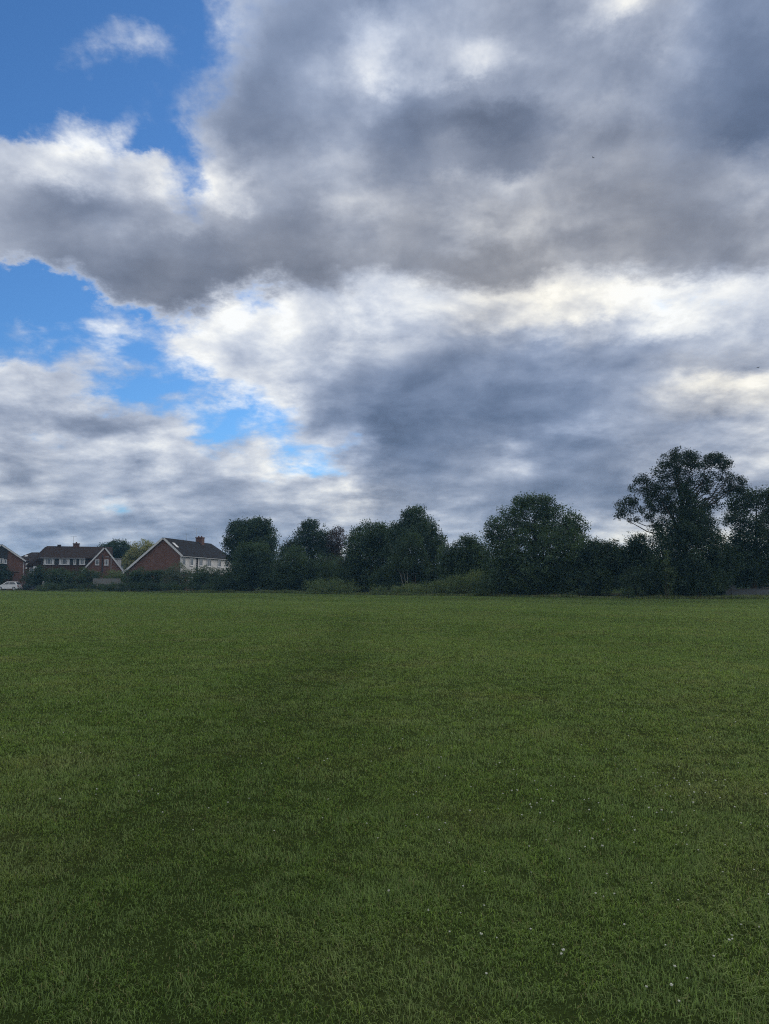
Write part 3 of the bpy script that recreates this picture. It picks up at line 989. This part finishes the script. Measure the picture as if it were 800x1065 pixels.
for (x, label, mat) in ((52, 'low scrub by the short grey post', 'leaf_mid'), (72, 'low scrub left of the garden fence panel', 'leaf_dark'), (94, 'low dark scrub under the garden fence panel', 'leaf_dark'),
                        (114, 'low scrub in line with the street lamp', 'leaf_mid'), (136, 'low scrub before the left foot of the big gable', 'leaf_dark'), (158, 'low scrub before the middle of the big gable', 'leaf_dark'),
                        (181, 'low scrub before the tall silvery shrub', 'leaf_mid'), (204, 'low scrub before the big green shrub', 'leaf_dark'), (225, 'low scrub before the last dark garden shrub', 'leaf_mid')):
    e = edge_y((x - 400) / F * 112) + 1.6
    shrub(label, [(x, 611, 13, 5), (x + 7, 612, 9, 4.5)], e, mat, n=1700, leaf=.2, name='scrub_bush', cat='scrub', group=H, cr=.35)

# far wood that closes the view behind trees and houses
rng = np.random.default_rng(77)
nb = 420
bx = rng.uniform(-190, 170, nb)
LBW = [(np.array([x, 195 + rng.uniform(-14, 22), rng.uniform(1.0, 3.0)]), np.array([4.5, 4, rng.uniform(2.0, 3.4)])) for x in bx]
v, l, s, cc = leaf_cloud(LBW, 2600, 16, 0.9, 1.5, .5, .1, rng)
tag(from_arrays('woodland', v, l, s, M['leaf_dark']), 'low dark belt of distant wood closing the view behind the houses and trees', 'wood', kind='stuff')
# deep thicket behind the tree line (one mass, no plant in it can be told apart)
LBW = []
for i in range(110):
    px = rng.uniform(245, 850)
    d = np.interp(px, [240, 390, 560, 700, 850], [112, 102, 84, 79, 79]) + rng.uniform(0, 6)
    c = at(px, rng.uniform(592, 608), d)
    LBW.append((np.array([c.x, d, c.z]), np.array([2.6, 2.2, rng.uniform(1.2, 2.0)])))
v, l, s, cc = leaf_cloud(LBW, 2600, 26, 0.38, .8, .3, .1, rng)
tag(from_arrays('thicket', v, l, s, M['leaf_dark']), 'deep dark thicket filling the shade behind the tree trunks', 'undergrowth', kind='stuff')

# thin evening air: one box of haze round everything, open sky outside it
hz, ht_ = new_mat('haze')
pv = ht_.n('ShaderNodeVolumePrincipled')
pv.inputs['Color'].default_value = (0.27, 0.62, 1.0, 1)
pv.inputs['Density'].default_value = 0.00038
pv.inputs['Anisotropy'].default_value = 0.0
ho = ht_.n('ShaderNodeOutputMaterial')
ht_.link(pv.outputs[0], ho.inputs['Volume'])
tag(MB().box(-1250, 1250, -1250, 1250, -1.2, 52).build('haze', hz), 'thin blue evening haze over the field', 'haze', kind='stuff')
# ------------------------------------------------------------------ houses
def window(parent, x0, x1, z0, z1, y, mullions=1, curtain=True, axis='y', name='window', transom=False):
    """white framed window in a wall facing -Y (axis 'y') or +X (axis 'x'); y = wall face"""
    def bx(mb, a0, a1, d0, d1, b0, b1):
        if axis == 'y':
            mb.box(a0, a1, y - d1, y - d0, b0, b1)
        else:
            mb.box(y + d0, y + d1, a0, a1, b0, b1)
    f = MB()
    t = 0.09
    bx(f, x0, x1, 0.0, 0.08, z0, z0 + t)
    bx(f, x0, x1, 0.0, 0.08, z1 - t, z1)
    bx(f, x0, x0 + t, 0.0, 0.08, z0 + t, z1 - t)
    bx(f, x1 - t, x1, 0.0, 0.08, z0 + t, z1 - t)
    for i in range(1, mullions + 1):
        xm = x0 + (x1 - x0) * i / (mullions + 1)
        bx(f, xm - .035, xm + .035, 0.0, 0.075, z0 + t, z1 - t)
    if transom:
        bx(f, x0 + t, x1 - t, 0.0, 0.07, z0 + (z1 - z0) * .68, z0 + (z1 - z0) * .68 + .06)
    w = f.build(name, 'white', parent)
    s = MB()
    bx(s, x0 - .06, x1 + .06, 0.0, 0.16, z0 - .07, z0 - .003)
    s.build('sill', 'white', w)
    g = MB()
    bx(g, x0 + t, x1 - t, 0.012, 0.035, z0 + t, z1 - t)
    g.build('pane', 'glass', w)
    if curtain:
        wd = (x1 - x0 - 2 * t) * 0.2
        for c0 in (x0 + t, x1 - t - wd):
            c = MB()
            bx(c, c0, c0 + wd, 0.036, 0.045, z0 + t, z1 - t)
            c.build('curtain', 'curtain', w)
    return w


def chimney(parent, x, y, z0, z1, wx, wy, pots=1):
    m = MB()
    m.box(x - wx / 2, x + wx / 2, y - wy / 2, y + wy / 2, z0, z1 - .18)
    m.box(x - wx / 2 - .07, x + wx / 2 + .07, y - wy / 2 - .07, y + wy / 2 + .07, z1 - .178, z1)
    c = m.build('chimney', 'brick_dark', parent)
    for i in range(pots):
        px = x + (i - (pots - 1) / 2) * wx * .45
        MB().tube([(px, y, z1 - .02), (px, y, z1 + .16), (px, y, z1 + .24)], [.15, .12, .15], 10).build('chimney_pot', 'terracotta', c)
    return c


def aerial(parent, x, y, z, h, arms=5):
    m = MB()
    m.tube([(x, y, z), (x, y, z + h)], [.03, .025], 6)
    m.bar((x - .5, y, z + h - .1), (x + .5, y, z + h - .1), .025)
    for i in range(arms):
        xx = x - .45 + i * .9 / (arms - 1)
        m.bar((xx, y - .28, z + h - .1), (xx, y + .28, z + h - .1), .018)
    m.build('tv_aerial', 'metal_grey', parent)


def lx(px, d, x0, rot=0.0):
    """distance along a facade turned by rot, at photo column px"""
    a = (px - 400) / F
    return (a * d - x0) / (math.cos(rot) - a * math.sin(rot))


def lz(py, d):
    return at(400, py, d).z


# --- house at the frame edge: gable end, black boards in the middle bay, red brick flank
d = 127.0
hx = at(0, 604, d).x
hA = empty('brick_house', (hx, d, 0), R(27))
xe, ze, zr = lx(25, d, hx, R(27)), lz(582, d), lz(567, d)
sl = (zr - ze) / xe
MB().prism([(-xe, -0.2), (xe, -0.2), (xe, ze), (0, zr), (-xe, ze)], 'y', 0, 9).build('wall', 'brick_red', hA)
xb = lx(8.3, d, hx, R(27))
MB().prism([(-xb, lz(590, d)), (xb, lz(590, d)), (xb, ze + (xe - xb) * sl - .02), (0, zr - .03), (-xb, ze + (xe - xb) * sl - .02)], 'y', -.12, -.003).build('cladding', 'black_board', hA)
for s_ in (-1, 1):
    pass
rf = MB()
for s_ in (-1, 1):
    rf.slab([(0, -.35, zr + .05), (0, 9.3, zr + .05), (s_ * (xe + .35), 9.3, ze - .35 * sl + .05), (s_ * (xe + .35), -.35, ze - .35 * sl + .05)], .16)
rf.build('roof', 'tile_slate', hA)
for s_ in (-1, 1):
    MB().slab([(0, -.37, zr - .10), (0, -.35, zr - .10), (s_ * (xe + .36), -.35, ze - .36 * sl - .10), (s_ * (xe + .36), -.37, ze - .36 * sl - .10)], .24).build('bargeboard', 'white', hA)
window(hA, lx(-8, d, hx, R(27)), lx(-1, d, hx, R(27)), lz(586, d), lz(581, d), -.122, 1)
window(hA, lx(.2, d, hx, R(27)), lx(4.6, d, hx, R(27)), lz(586, d), lz(581, d), -.122, 0)
window(hA, lx(5, d, hx, R(27)), lx(8.1, d, hx, R(27)), lz(586, d), lz(582, d), -.122, 0, False)
window(hA, lx(-7, d, hx, R(27)), lx(5, d, hx, R(27)), .9, 2.2, 0, 2)
MB().tube([(xe + .07, .2, 0), (xe + .07, .2, ze - .3)], [.06, .06], 8).build('downpipe', 'white', hA)
MB().box(xe - 3, xe - .6, -.25, -.003, lz(594.8, d), lz(594.2, d)).build('ledge', 'concrete', hA)
tag(hA, 'red brick house with white verge and black boarded front bay, beside the white car', 'house')

# --- distant house with a hipped brown roof
d = 165.0
hx = at(32, 604, d).x
hB = empty('brick_house', (hx, d, 0))
zr, ze = lz(573.8, d), lz(583.5, d)
MB().box(-4.2, 4.2, 0, 7, -.2, ze).build('wall', 'brick_dark', hB)
MB().hull([(-4.7, -.5, ze), (4.7, -.5, ze), (4.7, 7.5, ze), (-4.7, 7.5, ze), (-1.7, 3.5, zr), (1.6, 3.5, zr), (-4.7, -.5, ze - .15), (4.7, -.5, ze - .15), (4.7, 7.5, ze - .15), (-4.7, 7.5, ze - .15)]).build('roof', 'tile_brown', hB)
sk = MB()
sk.slab([(-1.9, .62, ze + .98), (-1.3, .62, ze + .98), (-1.3, 1.05, ze + 1.27), (-1.9, 1.05, ze + 1.27)], .08)
sk.build('skylight', 'white', hB)
window(hB, -1.2, .8, ze - 1.6, ze - .4, 0, 1)
tag(hB, 'distant brick house with hipped brown roof seen in the gap between two nearer houses', 'house')

# --- long brown roofed house with strip of upper windows and a brick cross gable
d = 131.0
hx = at(80, 604, d).x
hC = empty('brick_house', (hx, d, 0), R(20))
X = lambda px: lx(px, d, hx, R(20))
Z = lambda py: lz(py, d)
xl, xr = X(44), X(118)
ze, zr = Z(580), Z(568.2) + .15
MB().box(xl, xr, 0, 8.4, -.2, ze).build('wall', 'brick_dark', hC)
MB().box(X(28.5), xl - .003, 1.0, 7.6, -.2, Z(588.6)).build('annex_wall', 'brick_dark', hC)
MB().box(xl + .01, X(90), -.10, -.003, Z(594.5), Z(588)).build('tile_hanging', 'tile_hung', hC)
MB().box(xl + .01, X(92), -.14, -.003, Z(587.6), ze - .02).build('cladding', 'black_board', hC)
rf = MB()
k = (zr - ze) / 4.6
rf.hull([(xl - .2, -.45, ze - .02), (xr, -.45, ze - .02), (xr, 8.85, ze - .02), (xl - .2, 8.85, ze - .02), (X(46.5), 4.2, zr), (X(117), 4.2, zr), (xl - .2, -.45, ze - .2), (xr, -.45, ze - .2), (xr, 8.85, ze - .2), (xl - .2, 8.85, ze - .2)])
roofC = rf.build('roof', 'tile_brown', hC)
# the roof sweeps down over the annex at its end
MB().hull([(X(27.2), .6, Z(588.8)), (X(27.2), 7.9, Z(588.8)), (X(44), .3, Z(588.8) + .1), (X(44), 8.2, Z(588.8) + .1), (X(45.5), 3.4, zr - .16), (X(45.5), 5, zr - .16), (X(44), .3, ze + .1), (X(44), 8.2, ze + .1), (X(27.2), .6, Z(588.8) - .15), (X(27.2), 7.9, Z(588.8) - .15)]).build('catslide_roof', 'tile_brown', hC)
MB().bar((xl - .2, -.52, ze - .12), (X(89.5), -.52, ze - .12), .1, .12).build('gutter', 'lead', hC)
for a, b, mu in ((46.3, 57.3, 2), (62.2, 73.2, 2), (77.2, 80.0, 0), (83.2, 89.2, 1)):
    window(hC, X(a), X(b), Z(587.2), Z(580.9), -.142, mu, True)
window(hC, X(31), X(36), Z(596), Z(590.5), 1.0, 0, False)
window(hC, X(48), X(58), 1.0, 2.3, 0, 2)
window(hC, X(66), X(76), 1.0, 2.3, 0, 2)
MB().box(X(36.3), X(40), -.9, .95, Z(591.3), Z(589.3)).build('porch_canopy', 'white', hC)
MB().box(X(36.4), X(37.3), -.85, -.7, 0, Z(591.4)).build('porch_post', 'white', hC)
chimney(hC, X(78.3), 4.2, zr - .5, Z(564), 1.05, .8, 1)
MB().box(X(58), X(62), 4.0, 4.5, zr - .1, zr + .28).build('ridge_vent', 'tile_brown', hC)
aerial(hC, X(75), 4.3, zr - .1, 2.0)
# cross gable
xa, xg0, xg1 = X(109.2), X(88.3), X(127.6)
za, zg = Z(570.2), Z(593)
MB().prism([(xg0, -.2), (xg1, -.2), (xg1, zg), (xa, za), (xg0, zg)], 'y', -1.5, 4.2).build('gable_wall', 'brick_red', hC)
for s_, xx in ((-1, xg0), (1, xg1)):
    kk = (za - zg) / (xa - xx)
    dx = s_ * .25
    MB().slab([(xa, -1.75, za + .04), (xa, 4.2, za + .04), (xx + dx, 4.2, zg + kk * dx + .04), (xx + dx, -1.75, zg + kk * dx + .04)], .15).build('gable_roof', 'tile_brown', hC)
    MB().slab([(xa, -1.78, za - .06), (xa, -1.752, za - .06), (xx + dx, -1.752, zg + kk * dx - .06), (xx + dx, -1.78, zg + kk * dx - .06)], .24).build('bargeboard', 'white', hC)
window(hC, X(99.9), X(104), Z(587.6), Z(581.8), -1.5, 0, False, transom=True)
window(hC, X(109.4), X(113.6), Z(587.8), Z(581.8), -1.5, 0, True, transom=True)
MB().box(X(106.6), X(108), -1.6, -1.503, Z(595), Z(577.5)).build('downpipe', 'black_board', hC)
# white dormer on the far slope of the cross gable
dm = MB().box(X(119.5), X(126.8), .6, 3.6, Z(592), Z(581)).build('dormer', 'white', hC)
MB().box(X(119.3), X(127.1), .4, 3.8, Z(581) + .003, Z(580.2)).build('dormer_roof', 'lead', dm)
tag(hC, 'long brown roofed house with a strip of white windows and a small brick cross gable', 'house')

# --- big house with asymmetric brick gable and white boarded flank
gx, gy = at(187, 604, 118).x, 118.0
ex, ey = at(240.5, 604, 140.6).x, 140.6
ang = math.atan2(ex - gx, ey - gy)
LEN = math.hypot(ex - gx, ey - gy)
hD = empty('brick_house', (gx, gy, 0), -ang)
ze, za, zf = lz(576.2, 118), lz(559.8, 118), lz(594, 118)
xa = (at(168.5, 604, 118).x - gx) / math.cos(ang)
xf = (at(128, 604, 118).x - gx) / math.cos(ang)
MB().prism([(xf, -.2), (0, -.2), (0, ze), (xa, za - .02), (xf, zf)], 'y', 0, LEN - 3.5).box(xf, 0, LEN - 3.5 + .003, LEN, -.2, zf - .05).box(-5.5, 0, LEN - 3.5 + .003, LEN, zf - .047, ze - .5).build('wall', 'brick_red', hD)
zlow = 2.75
MB().box(.003, .13, .12, LEN - .05, zlow, ze - .12).build('boarding', 'boards', hD)
MB().box(.003, .16, 0, .11, 0, ze - .12).build('corner_board', 'white', hD)
MB().box(.003, .16, LEN - .045, LEN + .06, 0, ze - .12).build('corner_board', 'white', hD)
sR, sL = (za - ze) / (-xa), (za - zf) / (xa - xf)
hipy = LEN - 3.4
rf = MB()
rf.slab([(xa, -.3, za), (xa, hipy, za), (.4, LEN + .4, ze - .4 * sR), (.4, -.3, ze - .4 * sR)], .16)
rf.slab([(xa, -.3, za), (xf - .3, -.3, zf - .3 * sL), (xf - .3, LEN + .4, zf - .3 * sL), (xa, hipy, za)], .16)
rf.slab([(xa, hipy + .02, za), (xf - .28, LEN + .4, zf - .25), (.38, LEN + .42, ze - .4 * sR)], .14)
roofD = rf.build('roof', 'tile_slate', hD)
for (p, q) in (((xa, za), (.42, ze - .42 * sR)), ((xa, za), (xf - .32, zf - .32 * sL))):
    MB().slab([(p[0], -.34, p[1] - .13), (p[0], -.302, p[1] - .13), (q[0], -.302, q[1] - .13), (q[0], -.34, q[1] - .13)], .30).build('bargeboard', 'white', hD)
MB().bar((.47, -.3, ze - .4 * sR - .02), (.47, LEN + .4, ze - .4 * sR - .02), .12, .12).build('gutter', 'lead', hD)


def along(px):
    """distance along the white flank at photo column px"""
    a = (px - 400) / F
    u = Vector((math.sin(ang), math.cos(ang)))
    return (a * gy - gx) / (u.x - a * u.y)


for px, w in ((190.6, 1.25), (198.8, 1.25), (208.6, 1.3), (217.0, 1.9), (227.7, 1.4), (235.8, 1.3)):
    c = along(px)
    window(hD, c - w / 2, c + w / 2, ze - 1.75, ze - .45, .133, 1 if w > 1.4 else 0, False, 'x')
c = along(204.4)
MB().tube([(.24, c, 0), (.24, c, ze - .3)], [.12, .12], 8).build('downpipe', 'black_board', hD)
for px in (199, 213, 229):
    c = along(px)
    window(hD, c - .8, c + .8, 1.0, 2.2, .003, 1, True, 'x')


def along_ridge(px):
    a = (px - 400) / F
    bx_, by_ = gx + xa * math.cos(ang), gy - xa * math.sin(ang)
    return (a * by_ - bx_) / (math.sin(ang) - a * math.cos(ang))


chimney(hD, xa + .1, along_ridge(207.5), za - .5, lz(558.3, 131), 1.15, 1.2, 2)
aerial(hD, xa, along_ridge(204), za - .1, 2.6)
aerial(hD, xa + .1, along_ridge(193), za - .1, 1.4, 3)
# skylight in the flank slope, white dormer over the long slope
c = along(190.5)
p0, p1 = (-1.9, ze + 1.9 * sR + .17), (-1.05, ze + 1.05 * sR + .17)
sk = MB().slab([(p0[0], c, p0[1]), (p0[0], c + .8, p0[1]), (p1[0], c + .8, p1[1]), (p1[0], c, p1[1])], .06).build('skylight', 'white', hD)
dx0, dx1 = xa - 3.65, xa - 2.65
dm = MB().box(dx0, dx1 + .6, 2.5, 5.6, za - 3.6, za - 1.45).build('dormer', 'white', hD)
MB().box(dx0 - .12, dx1 + .6, 2.35, 5.75, za - 1.447, za - 1.3).build('dormer_roof', 'lead', dm)
tag(hD, 'large house with a plain brick gable end and a white boarded flank of windows', 'house')

# ------------------------------------------------------------------ street and garden things by the houses
def car(label, loc, rz, paint, length=3.9):
    r = empty('parked_car', loc, rz)
    k = length / 3.9
    # x along the car, front at -x
    prof = [(-1.93, .30), (-1.95, .55), (-1.88, .72), (-1.0, .90), (-.98, .91), (1.55, .93), (1.90, .90), (1.95, .62), (1.93, .30), (1.62, .24), (-1.6, .24)]
    b = MB()
    b.prism([(x * k, z) for x, z in prof], 'y', -.82, .82)
    es = [e for e in b.bm.edges]
    bmesh.ops.bevel(b.bm, geom=es, offset=.05, segments=2, affect='EDGES')
    body = b.build('body', paint, r)
    c = MB()
    cab = [(-1.02, .90), (-.28, 1.40), (.0, 1.45), (1.15, 1.44), (1.45, 1.38), (1.82, .92)]
    A = [c.bm.verts.new((x * k, -.79 + (z - .9) * .28, z)) for x, z in cab]
    Bv = [c.bm.verts.new((x * k, .79 - (z - .9) * .28, z)) for x, z in cab]
    c.bm.faces.new(A)
    c.bm.faces.new(Bv[::-1])
    for i in range(len(cab)):
        j = (i + 1) % len(cab)
        c.bm.faces.new((A[i], Bv[i], Bv[j], A[j]))
    c.build('cabin', paint, r)
    for sgn in (-1, 1):
        for nm, q in (('side_window', [(-.72, .96), (-.22, 1.33), (.25, 1.37), (.25, .96)]), ('side_window', [(.33, .96), (.33, 1.37), (1.05, 1.36), (1.35, 1.25), (1.52, .97)])):
            g = MB()
            pts = []
            for off in (.0, .012):
                pts.append([g.bm.verts.new((x * k, sgn * (.79 - (z - .9) * .28 + off), z)) for x, z in q])
            g.bm.faces.new(pts[0])
            g.bm.faces.new(pts[1][::-1])
            n = len(q)
            for i in range(n):
                g.bm.faces.new((pts[0][i], pts[1][i], pts[1][(i + 1) % n], pts[0][(i + 1) % n]))
            g.build(nm, 'glass', r)
        MB().box(-1.96 * k, -1.80 * k, sgn * .74 - .13, sgn * .74 + .10, .58, .72, .02).build('headlight', 'lens', r)
        MB().box(1.84 * k, 1.975 * k, sgn * .74 - .10, sgn * .74 + .10, .62, .88, .02).build('tail_light', 'red_lens', r)
        MB().box(-.80 * k, -.62 * k, sgn * .88 - .10, sgn * .88 + .10, .92, 1.05, .03).build('mirror', paint, r)
        for xw in (-1.2, 1.22):
            w = MB().tube([(xw * k, sgn * .66, .30), (xw * k, sgn * .70, .30), (xw * k, sgn * .82, .30), (xw * k, sgn * .845, .30)], [.27, .30, .30, .27], 20).build('wheel', 'rubber', r)
            MB().tube([(xw * k, sgn * .80, .30), (xw * k, sgn * .852, .30)], [.19, .18], 16).build('rim', 'rim', w)
    g = MB().slab([(-.98 * k, -.68, .945), (-.98 * k, .68, .945), (-.34 * k, .58, 1.375), (-.34 * k, -.58, 1.375)], .014).build('windscreen', 'glass', r)
    MB().slab([(1.50 * k, -.58, 1.34), (1.50 * k, .58, 1.34), (1.79 * k, .68, .97), (1.79 * k, -.68, .97)], .014).build('rear_window', 'glass', r)
    tag(r, label, 'car', 'cars parked by the houses')
    return r


p = at(10, 604, 124.3)
car('white hatchback parked below the red brick house at the frame edge', (p.x, 124.3, float(gz(p.x, 124.3)) + .08), R(3), 'car_white', 3.5)
p = at(25.5, 604, 127.0)
car('dark grey car half hidden behind the white hatchback', (p.x + 1.0, 127.4, .0), R(8), 'car_grey', 3.8)

# street lamp
p = at(115, 604, 126.5)
ht = lz(580, 126.5)
sl_ = empty('street_lamp', (p.x, 126.5, 0))
MB().tube([(0, 0, 0), (0, 0, 1.2), (0, 0, 1.25), (0, 0, ht)], [.11, .10, .07, .05], 10).build('post', 'concrete', sl_)
MB().bar((0, 0, ht), (-.55, -.1, ht + .10), .06).build('bracket', 'concrete', sl_)
MB().box(-.95, -.40, -.2, .02, ht + .05, ht + .20, .04).build('lamp_head', 'lead', sl_)
tag(sl_, 'slim grey street lamp standing before the small brick cross gable', 'street lamp')

# garden fence panel and posts
p0, p1 = at(97, 604, 121.5), at(125, 604, 121.5)
fn = empty('garden_fence', (p0.x, 121.5, 0))
wd = p1.x - p0.x
zt = lz(602.0, 121.5)
nb = 34
b = MB()
for i in range(nb):
    b.box(i * wd / nb, (i + .92) * wd / nb, 0, .02, .05, zt - .04 * (i % 3 == 0) * .5)
b.build('fence_boards', 'timber_grey', fn)
MB().box(0, wd, -.02, .04, zt + .003, zt + .06).build('capping', 'timber_grey', fn)
for i in range(4):
    MB().box(i * wd / 3 - .05, i * wd / 3 + .05, .023, .12, 0, zt + .1).build('post', 'timber_grey', fn)
tag(fn, 'weathered grey garden fence panel below the small brick cross gable', 'fence')

p0 = at(124.5, 604, 116.0)
fn = empty('garden_fence', (p0.x, 116.0, 0))
wd, zt = 1.7, lz(605, 116)
b = MB()
for i in range(11):
    b.box(i * wd / 11, (i + .92) * wd / 11, 0, .02, .05, zt)
b.build('fence_boards', 'timber_grey', fn)
for xx in (0, wd):
    MB().box(xx - .06, xx + .06, .023, .12, 0, zt + .06).build('post', 'concrete', fn)
tag(fn, 'short grey fence panel at the left foot of the big brick gable', 'fence')

p0 = at(45.3, 604, 119.5)
ps = MB().box(-.13, .13, -.13, .13, -.05, lz(605, 119.5), .02)
ps.hull([(-.13, -.13, lz(605, 119.5) + .002), (.13, -.13, lz(605, 119.5) + .002), (.13, .13, lz(605, 119.5) + .002), (-.13, .13, lz(605, 119.5) + .002), (0, 0, lz(605, 119.5) + .1)])
o = ps.build('marker_post', 'timber_grey')
o.location = (p0.x, 119.5, 0)
tag(o, 'short grey post standing in the long grass near the parked cars', 'post')

# shed roof edge among the shrubs
p0 = at(53, 604, 127.5)
sh = empty('garden_shed', (p0.x, 127.5, 0))
zt = lz(596.3, 127.5)
MB().prism([(-1.1, 0), (1.1, 0), (1.1, zt - .75), (0, zt - .1), (-1.1, zt - .75)], 'y', 0, 2.4).build('wall', 'timber_grey', sh)
for s_ in (-1, 1):
    MB().slab([(0, -.15, zt - .08), (0, 2.5, zt - .08), (s_ * 1.3, 2.5, zt - .84), (s_ * 1.3, -.15, zt - .84)], .06).build('roof', 'lead', sh)
    MB().slab([(0, -.18, zt - .14), (0, -.152, zt - .14), (s_ * 1.3, -.152, zt - .9), (s_ * 1.3, -.18, zt - .9)], .15).build('bargeboard', 'white', sh)
tag(sh, 'small shed with white roof edge peeping out between the front garden shrubs', 'shed')

# pale board in the shaded gap between trees
p0 = at(376.5, 604, 96)
zt = lz(602.3, 96)
sb = empty('notice_board', (p0.x, 96, 0))
MB().box(-.5, .5, -.03, .0, zt - .30, zt, .008).build('board', 'curtain', sb)
for xx in (-.42, .42):
    MB().box(xx - .035, xx + .035, .003, .07, 0, zt - .03).build('post', 'timber_grey', sb)
tag(sb, 'small pale board showing in the dark gap between the scrub dome and the trees', 'sign')

# grey wall with a pier by the end trees
yw = 70.0
p0, p1 = at(755, 604, yw), at(845, 604, yw)
wl = empty('boundary_wall', (p0.x, yw, 0))
zt = lz(612.2, yw)
b = MB()
b.box(0, p1.x - p0.x, 0, .22, -.1, zt - .06)
b.build('wall', 'concrete', wl)
MB().box(-.04, p1.x - p0.x, -.04, .26, zt - .057, zt, .01).build('coping', 'concrete', wl)
xp = at(762.2, 604, yw).x - p0.x
MB().box(xp - .2, xp + .2, -.09, .31, -.1, lz(609, yw), .015).build('pier', 'concrete', wl)
tag(wl, 'low grey concrete wall with one pier, at the foot of the end tree', 'wall')
p0 = at(790, 604, 73.5)
gt = empty('field_gate', (p0.x, 73.5, 0))
zt = lz(603.5, 73.5)
for xx in (-.28, .2):
    MB().box(xx - .1, xx + .1, -.1, .1, 0, zt, .012).build('post', 'concrete', gt)
g = MB()
for z_ in (.3, .6, .9, 1.2):
    g.box(.34, 3.0, -.02, .02, z_, z_ + .09)
g.bar((.4, -.03, .35), (2.95, -.03, 1.2), .07, .02)
g.box(.31, .39, -.022, .022, .2, 1.35)
g.build('gate_bars', 'timber_grey', gt)
tag(gt, 'pair of pale gate posts behind the low grey wall', 'gate')

# ------------------------------------------------------------------ clover flowers in the near grass
def clover_mesh():
    b = MB()
    r = bmesh.ops.create_icosphere(b.bm, subdivisions=2, radius=0.0068)
    rr = random.Random(3)
    for v in r['verts']:
        v.co *= rr.uniform(0.65, 1.35)
        v.co.z = v.co.z * 0.7 + 0.044
    o = b.build('clover_flower', 'petal')
    st = MB().tube([(.004, .002, 0), (.001, 0, .03), (0, 0, .040)], [.0012, .0012, .0012], 5)
    tmp = bpy.data.meshes.new('t')
    st.bm.to_mesh(tmp)
    st.bm.free()
    bm = bmesh.new()
    bm.from_mesh(o.data)
    k = len(bm.faces)
    bm.from_mesh(tmp)
    bm.faces.ensure_lookup_table()
    for f in bm.faces[k:]:
        f.material_index = 1
    bm.to_mesh(o.data)
    bm.free()
    o.data.materials.append(M['stalk'])
    return o


def ground_hit(px, py):
    a, b = (px - 400) / F, (532.5 - py) / F
    d = Vector((a, math.cos(PITCH) - b * math.sin(PITCH), math.sin(PITCH) + b * math.cos(PITCH)))
    t = -CAM_H / d.z
    return d.x * t, d.y * t


spots = [(587, 991), (700, 1009), (700, 1029), (705, 1043), (741, 996), (649, 966), (756, 981), (615, 880), (626, 888), (612, 850), (629, 860), (523, 831), (534, 829), (537, 828), (552, 845), (559, 843),
         (557, 818), (558, 826), (695, 821), (702, 815), (715, 817), (716, 820), (721, 831), (722, 842), (754, 816), (796, 833), (677, 849), (689, 851), (659, 855), (463, 812), (456, 803), (462, 862),
         (405, 933), (498, 975), (506, 1020), (672, 1030), (715, 1020), (61, 838), (2, 772), (585, 994), (534, 806), (573, 842), (562, 853), (553, 846)]
rr = random.Random(21)
for _ in range(60):
    spots.append((rr.uniform(420, 800), rr.uniform(790, 985)))
while len(spots) < 295:
    px = 800 * rr.random() ** (0.62)
    py = 655 + 225 * rr.random() ** 1.3
    spots.append((px, py))
proto = clover_mesh()
for i, (px, py) in enumerate(spots):
    o = proto
    if i:
        o = proto.copy()
        COL.objects.link(o)
    x, y = ground_hit(px, py + 6 if py > 900 else py + 2)
    dist = math.hypot(x, y)
    o.location = (x, y, float(gz(x, y)) + rr.uniform(-.012, .008) + .004)
    s_ = rr.uniform(.7, 1.15) * (.85 if i < 44 else .6 if i < 104 else .75)
    o.scale = (s_, s_, s_)
    o.rotation_euler = (rr.uniform(-.3, .3), rr.uniform(-.3, .3), rr.uniform(0, 6.28))
    tag(o, 'small white clover flower head standing in the mown grass', 'flower', 'white clover flowers scattered in the mown grass')


# ------------------------------------------------------------------ two far birds
def bird(label, px, py, Y, rz, bank, size):
    r = empty('bird', at(px, py, Y), rz)
    r.rotation_euler = (bank, 0, rz)
    r.scale = (size, size, size)
    b = MB()
    b.tube([(0, -.26, .0), (0, -.2, .005), (0, -.06, .0), (0, .12, .01), (0, .2, .02), (0, .26, .015)], [.01, .035, .06, .045, .038, .008], 10)
    body = b.build('body', 'feather', r)
    for s_ in (-1, 1):
        w = MB()
        w.slab([(s_ * .04, .08, .02), (s_ * .26, .13, .10), (s_ * .55, -.02, .06), (s_ * .28, -.02, .09), (s_ * .04, -.07, .02)][:: s_], .012)
        w.build('wing', 'feather', r)
    MB().slab([(-.03, -.2, .0), (.03, -.2, .0), (.07, -.36, .0), (-.07, -.36, .0)], .01).build('tail', 'feather', r)
    tag(r, label, 'bird')


bird('tiny dark bird gliding high under the thick grey cloud', 617, 164, 88, R(50), R(10), .55)
bird('tiny bird against the bright cream break in the cloud near the oak', 788.5, 382.5, 85, R(-65), R(-12), .5)
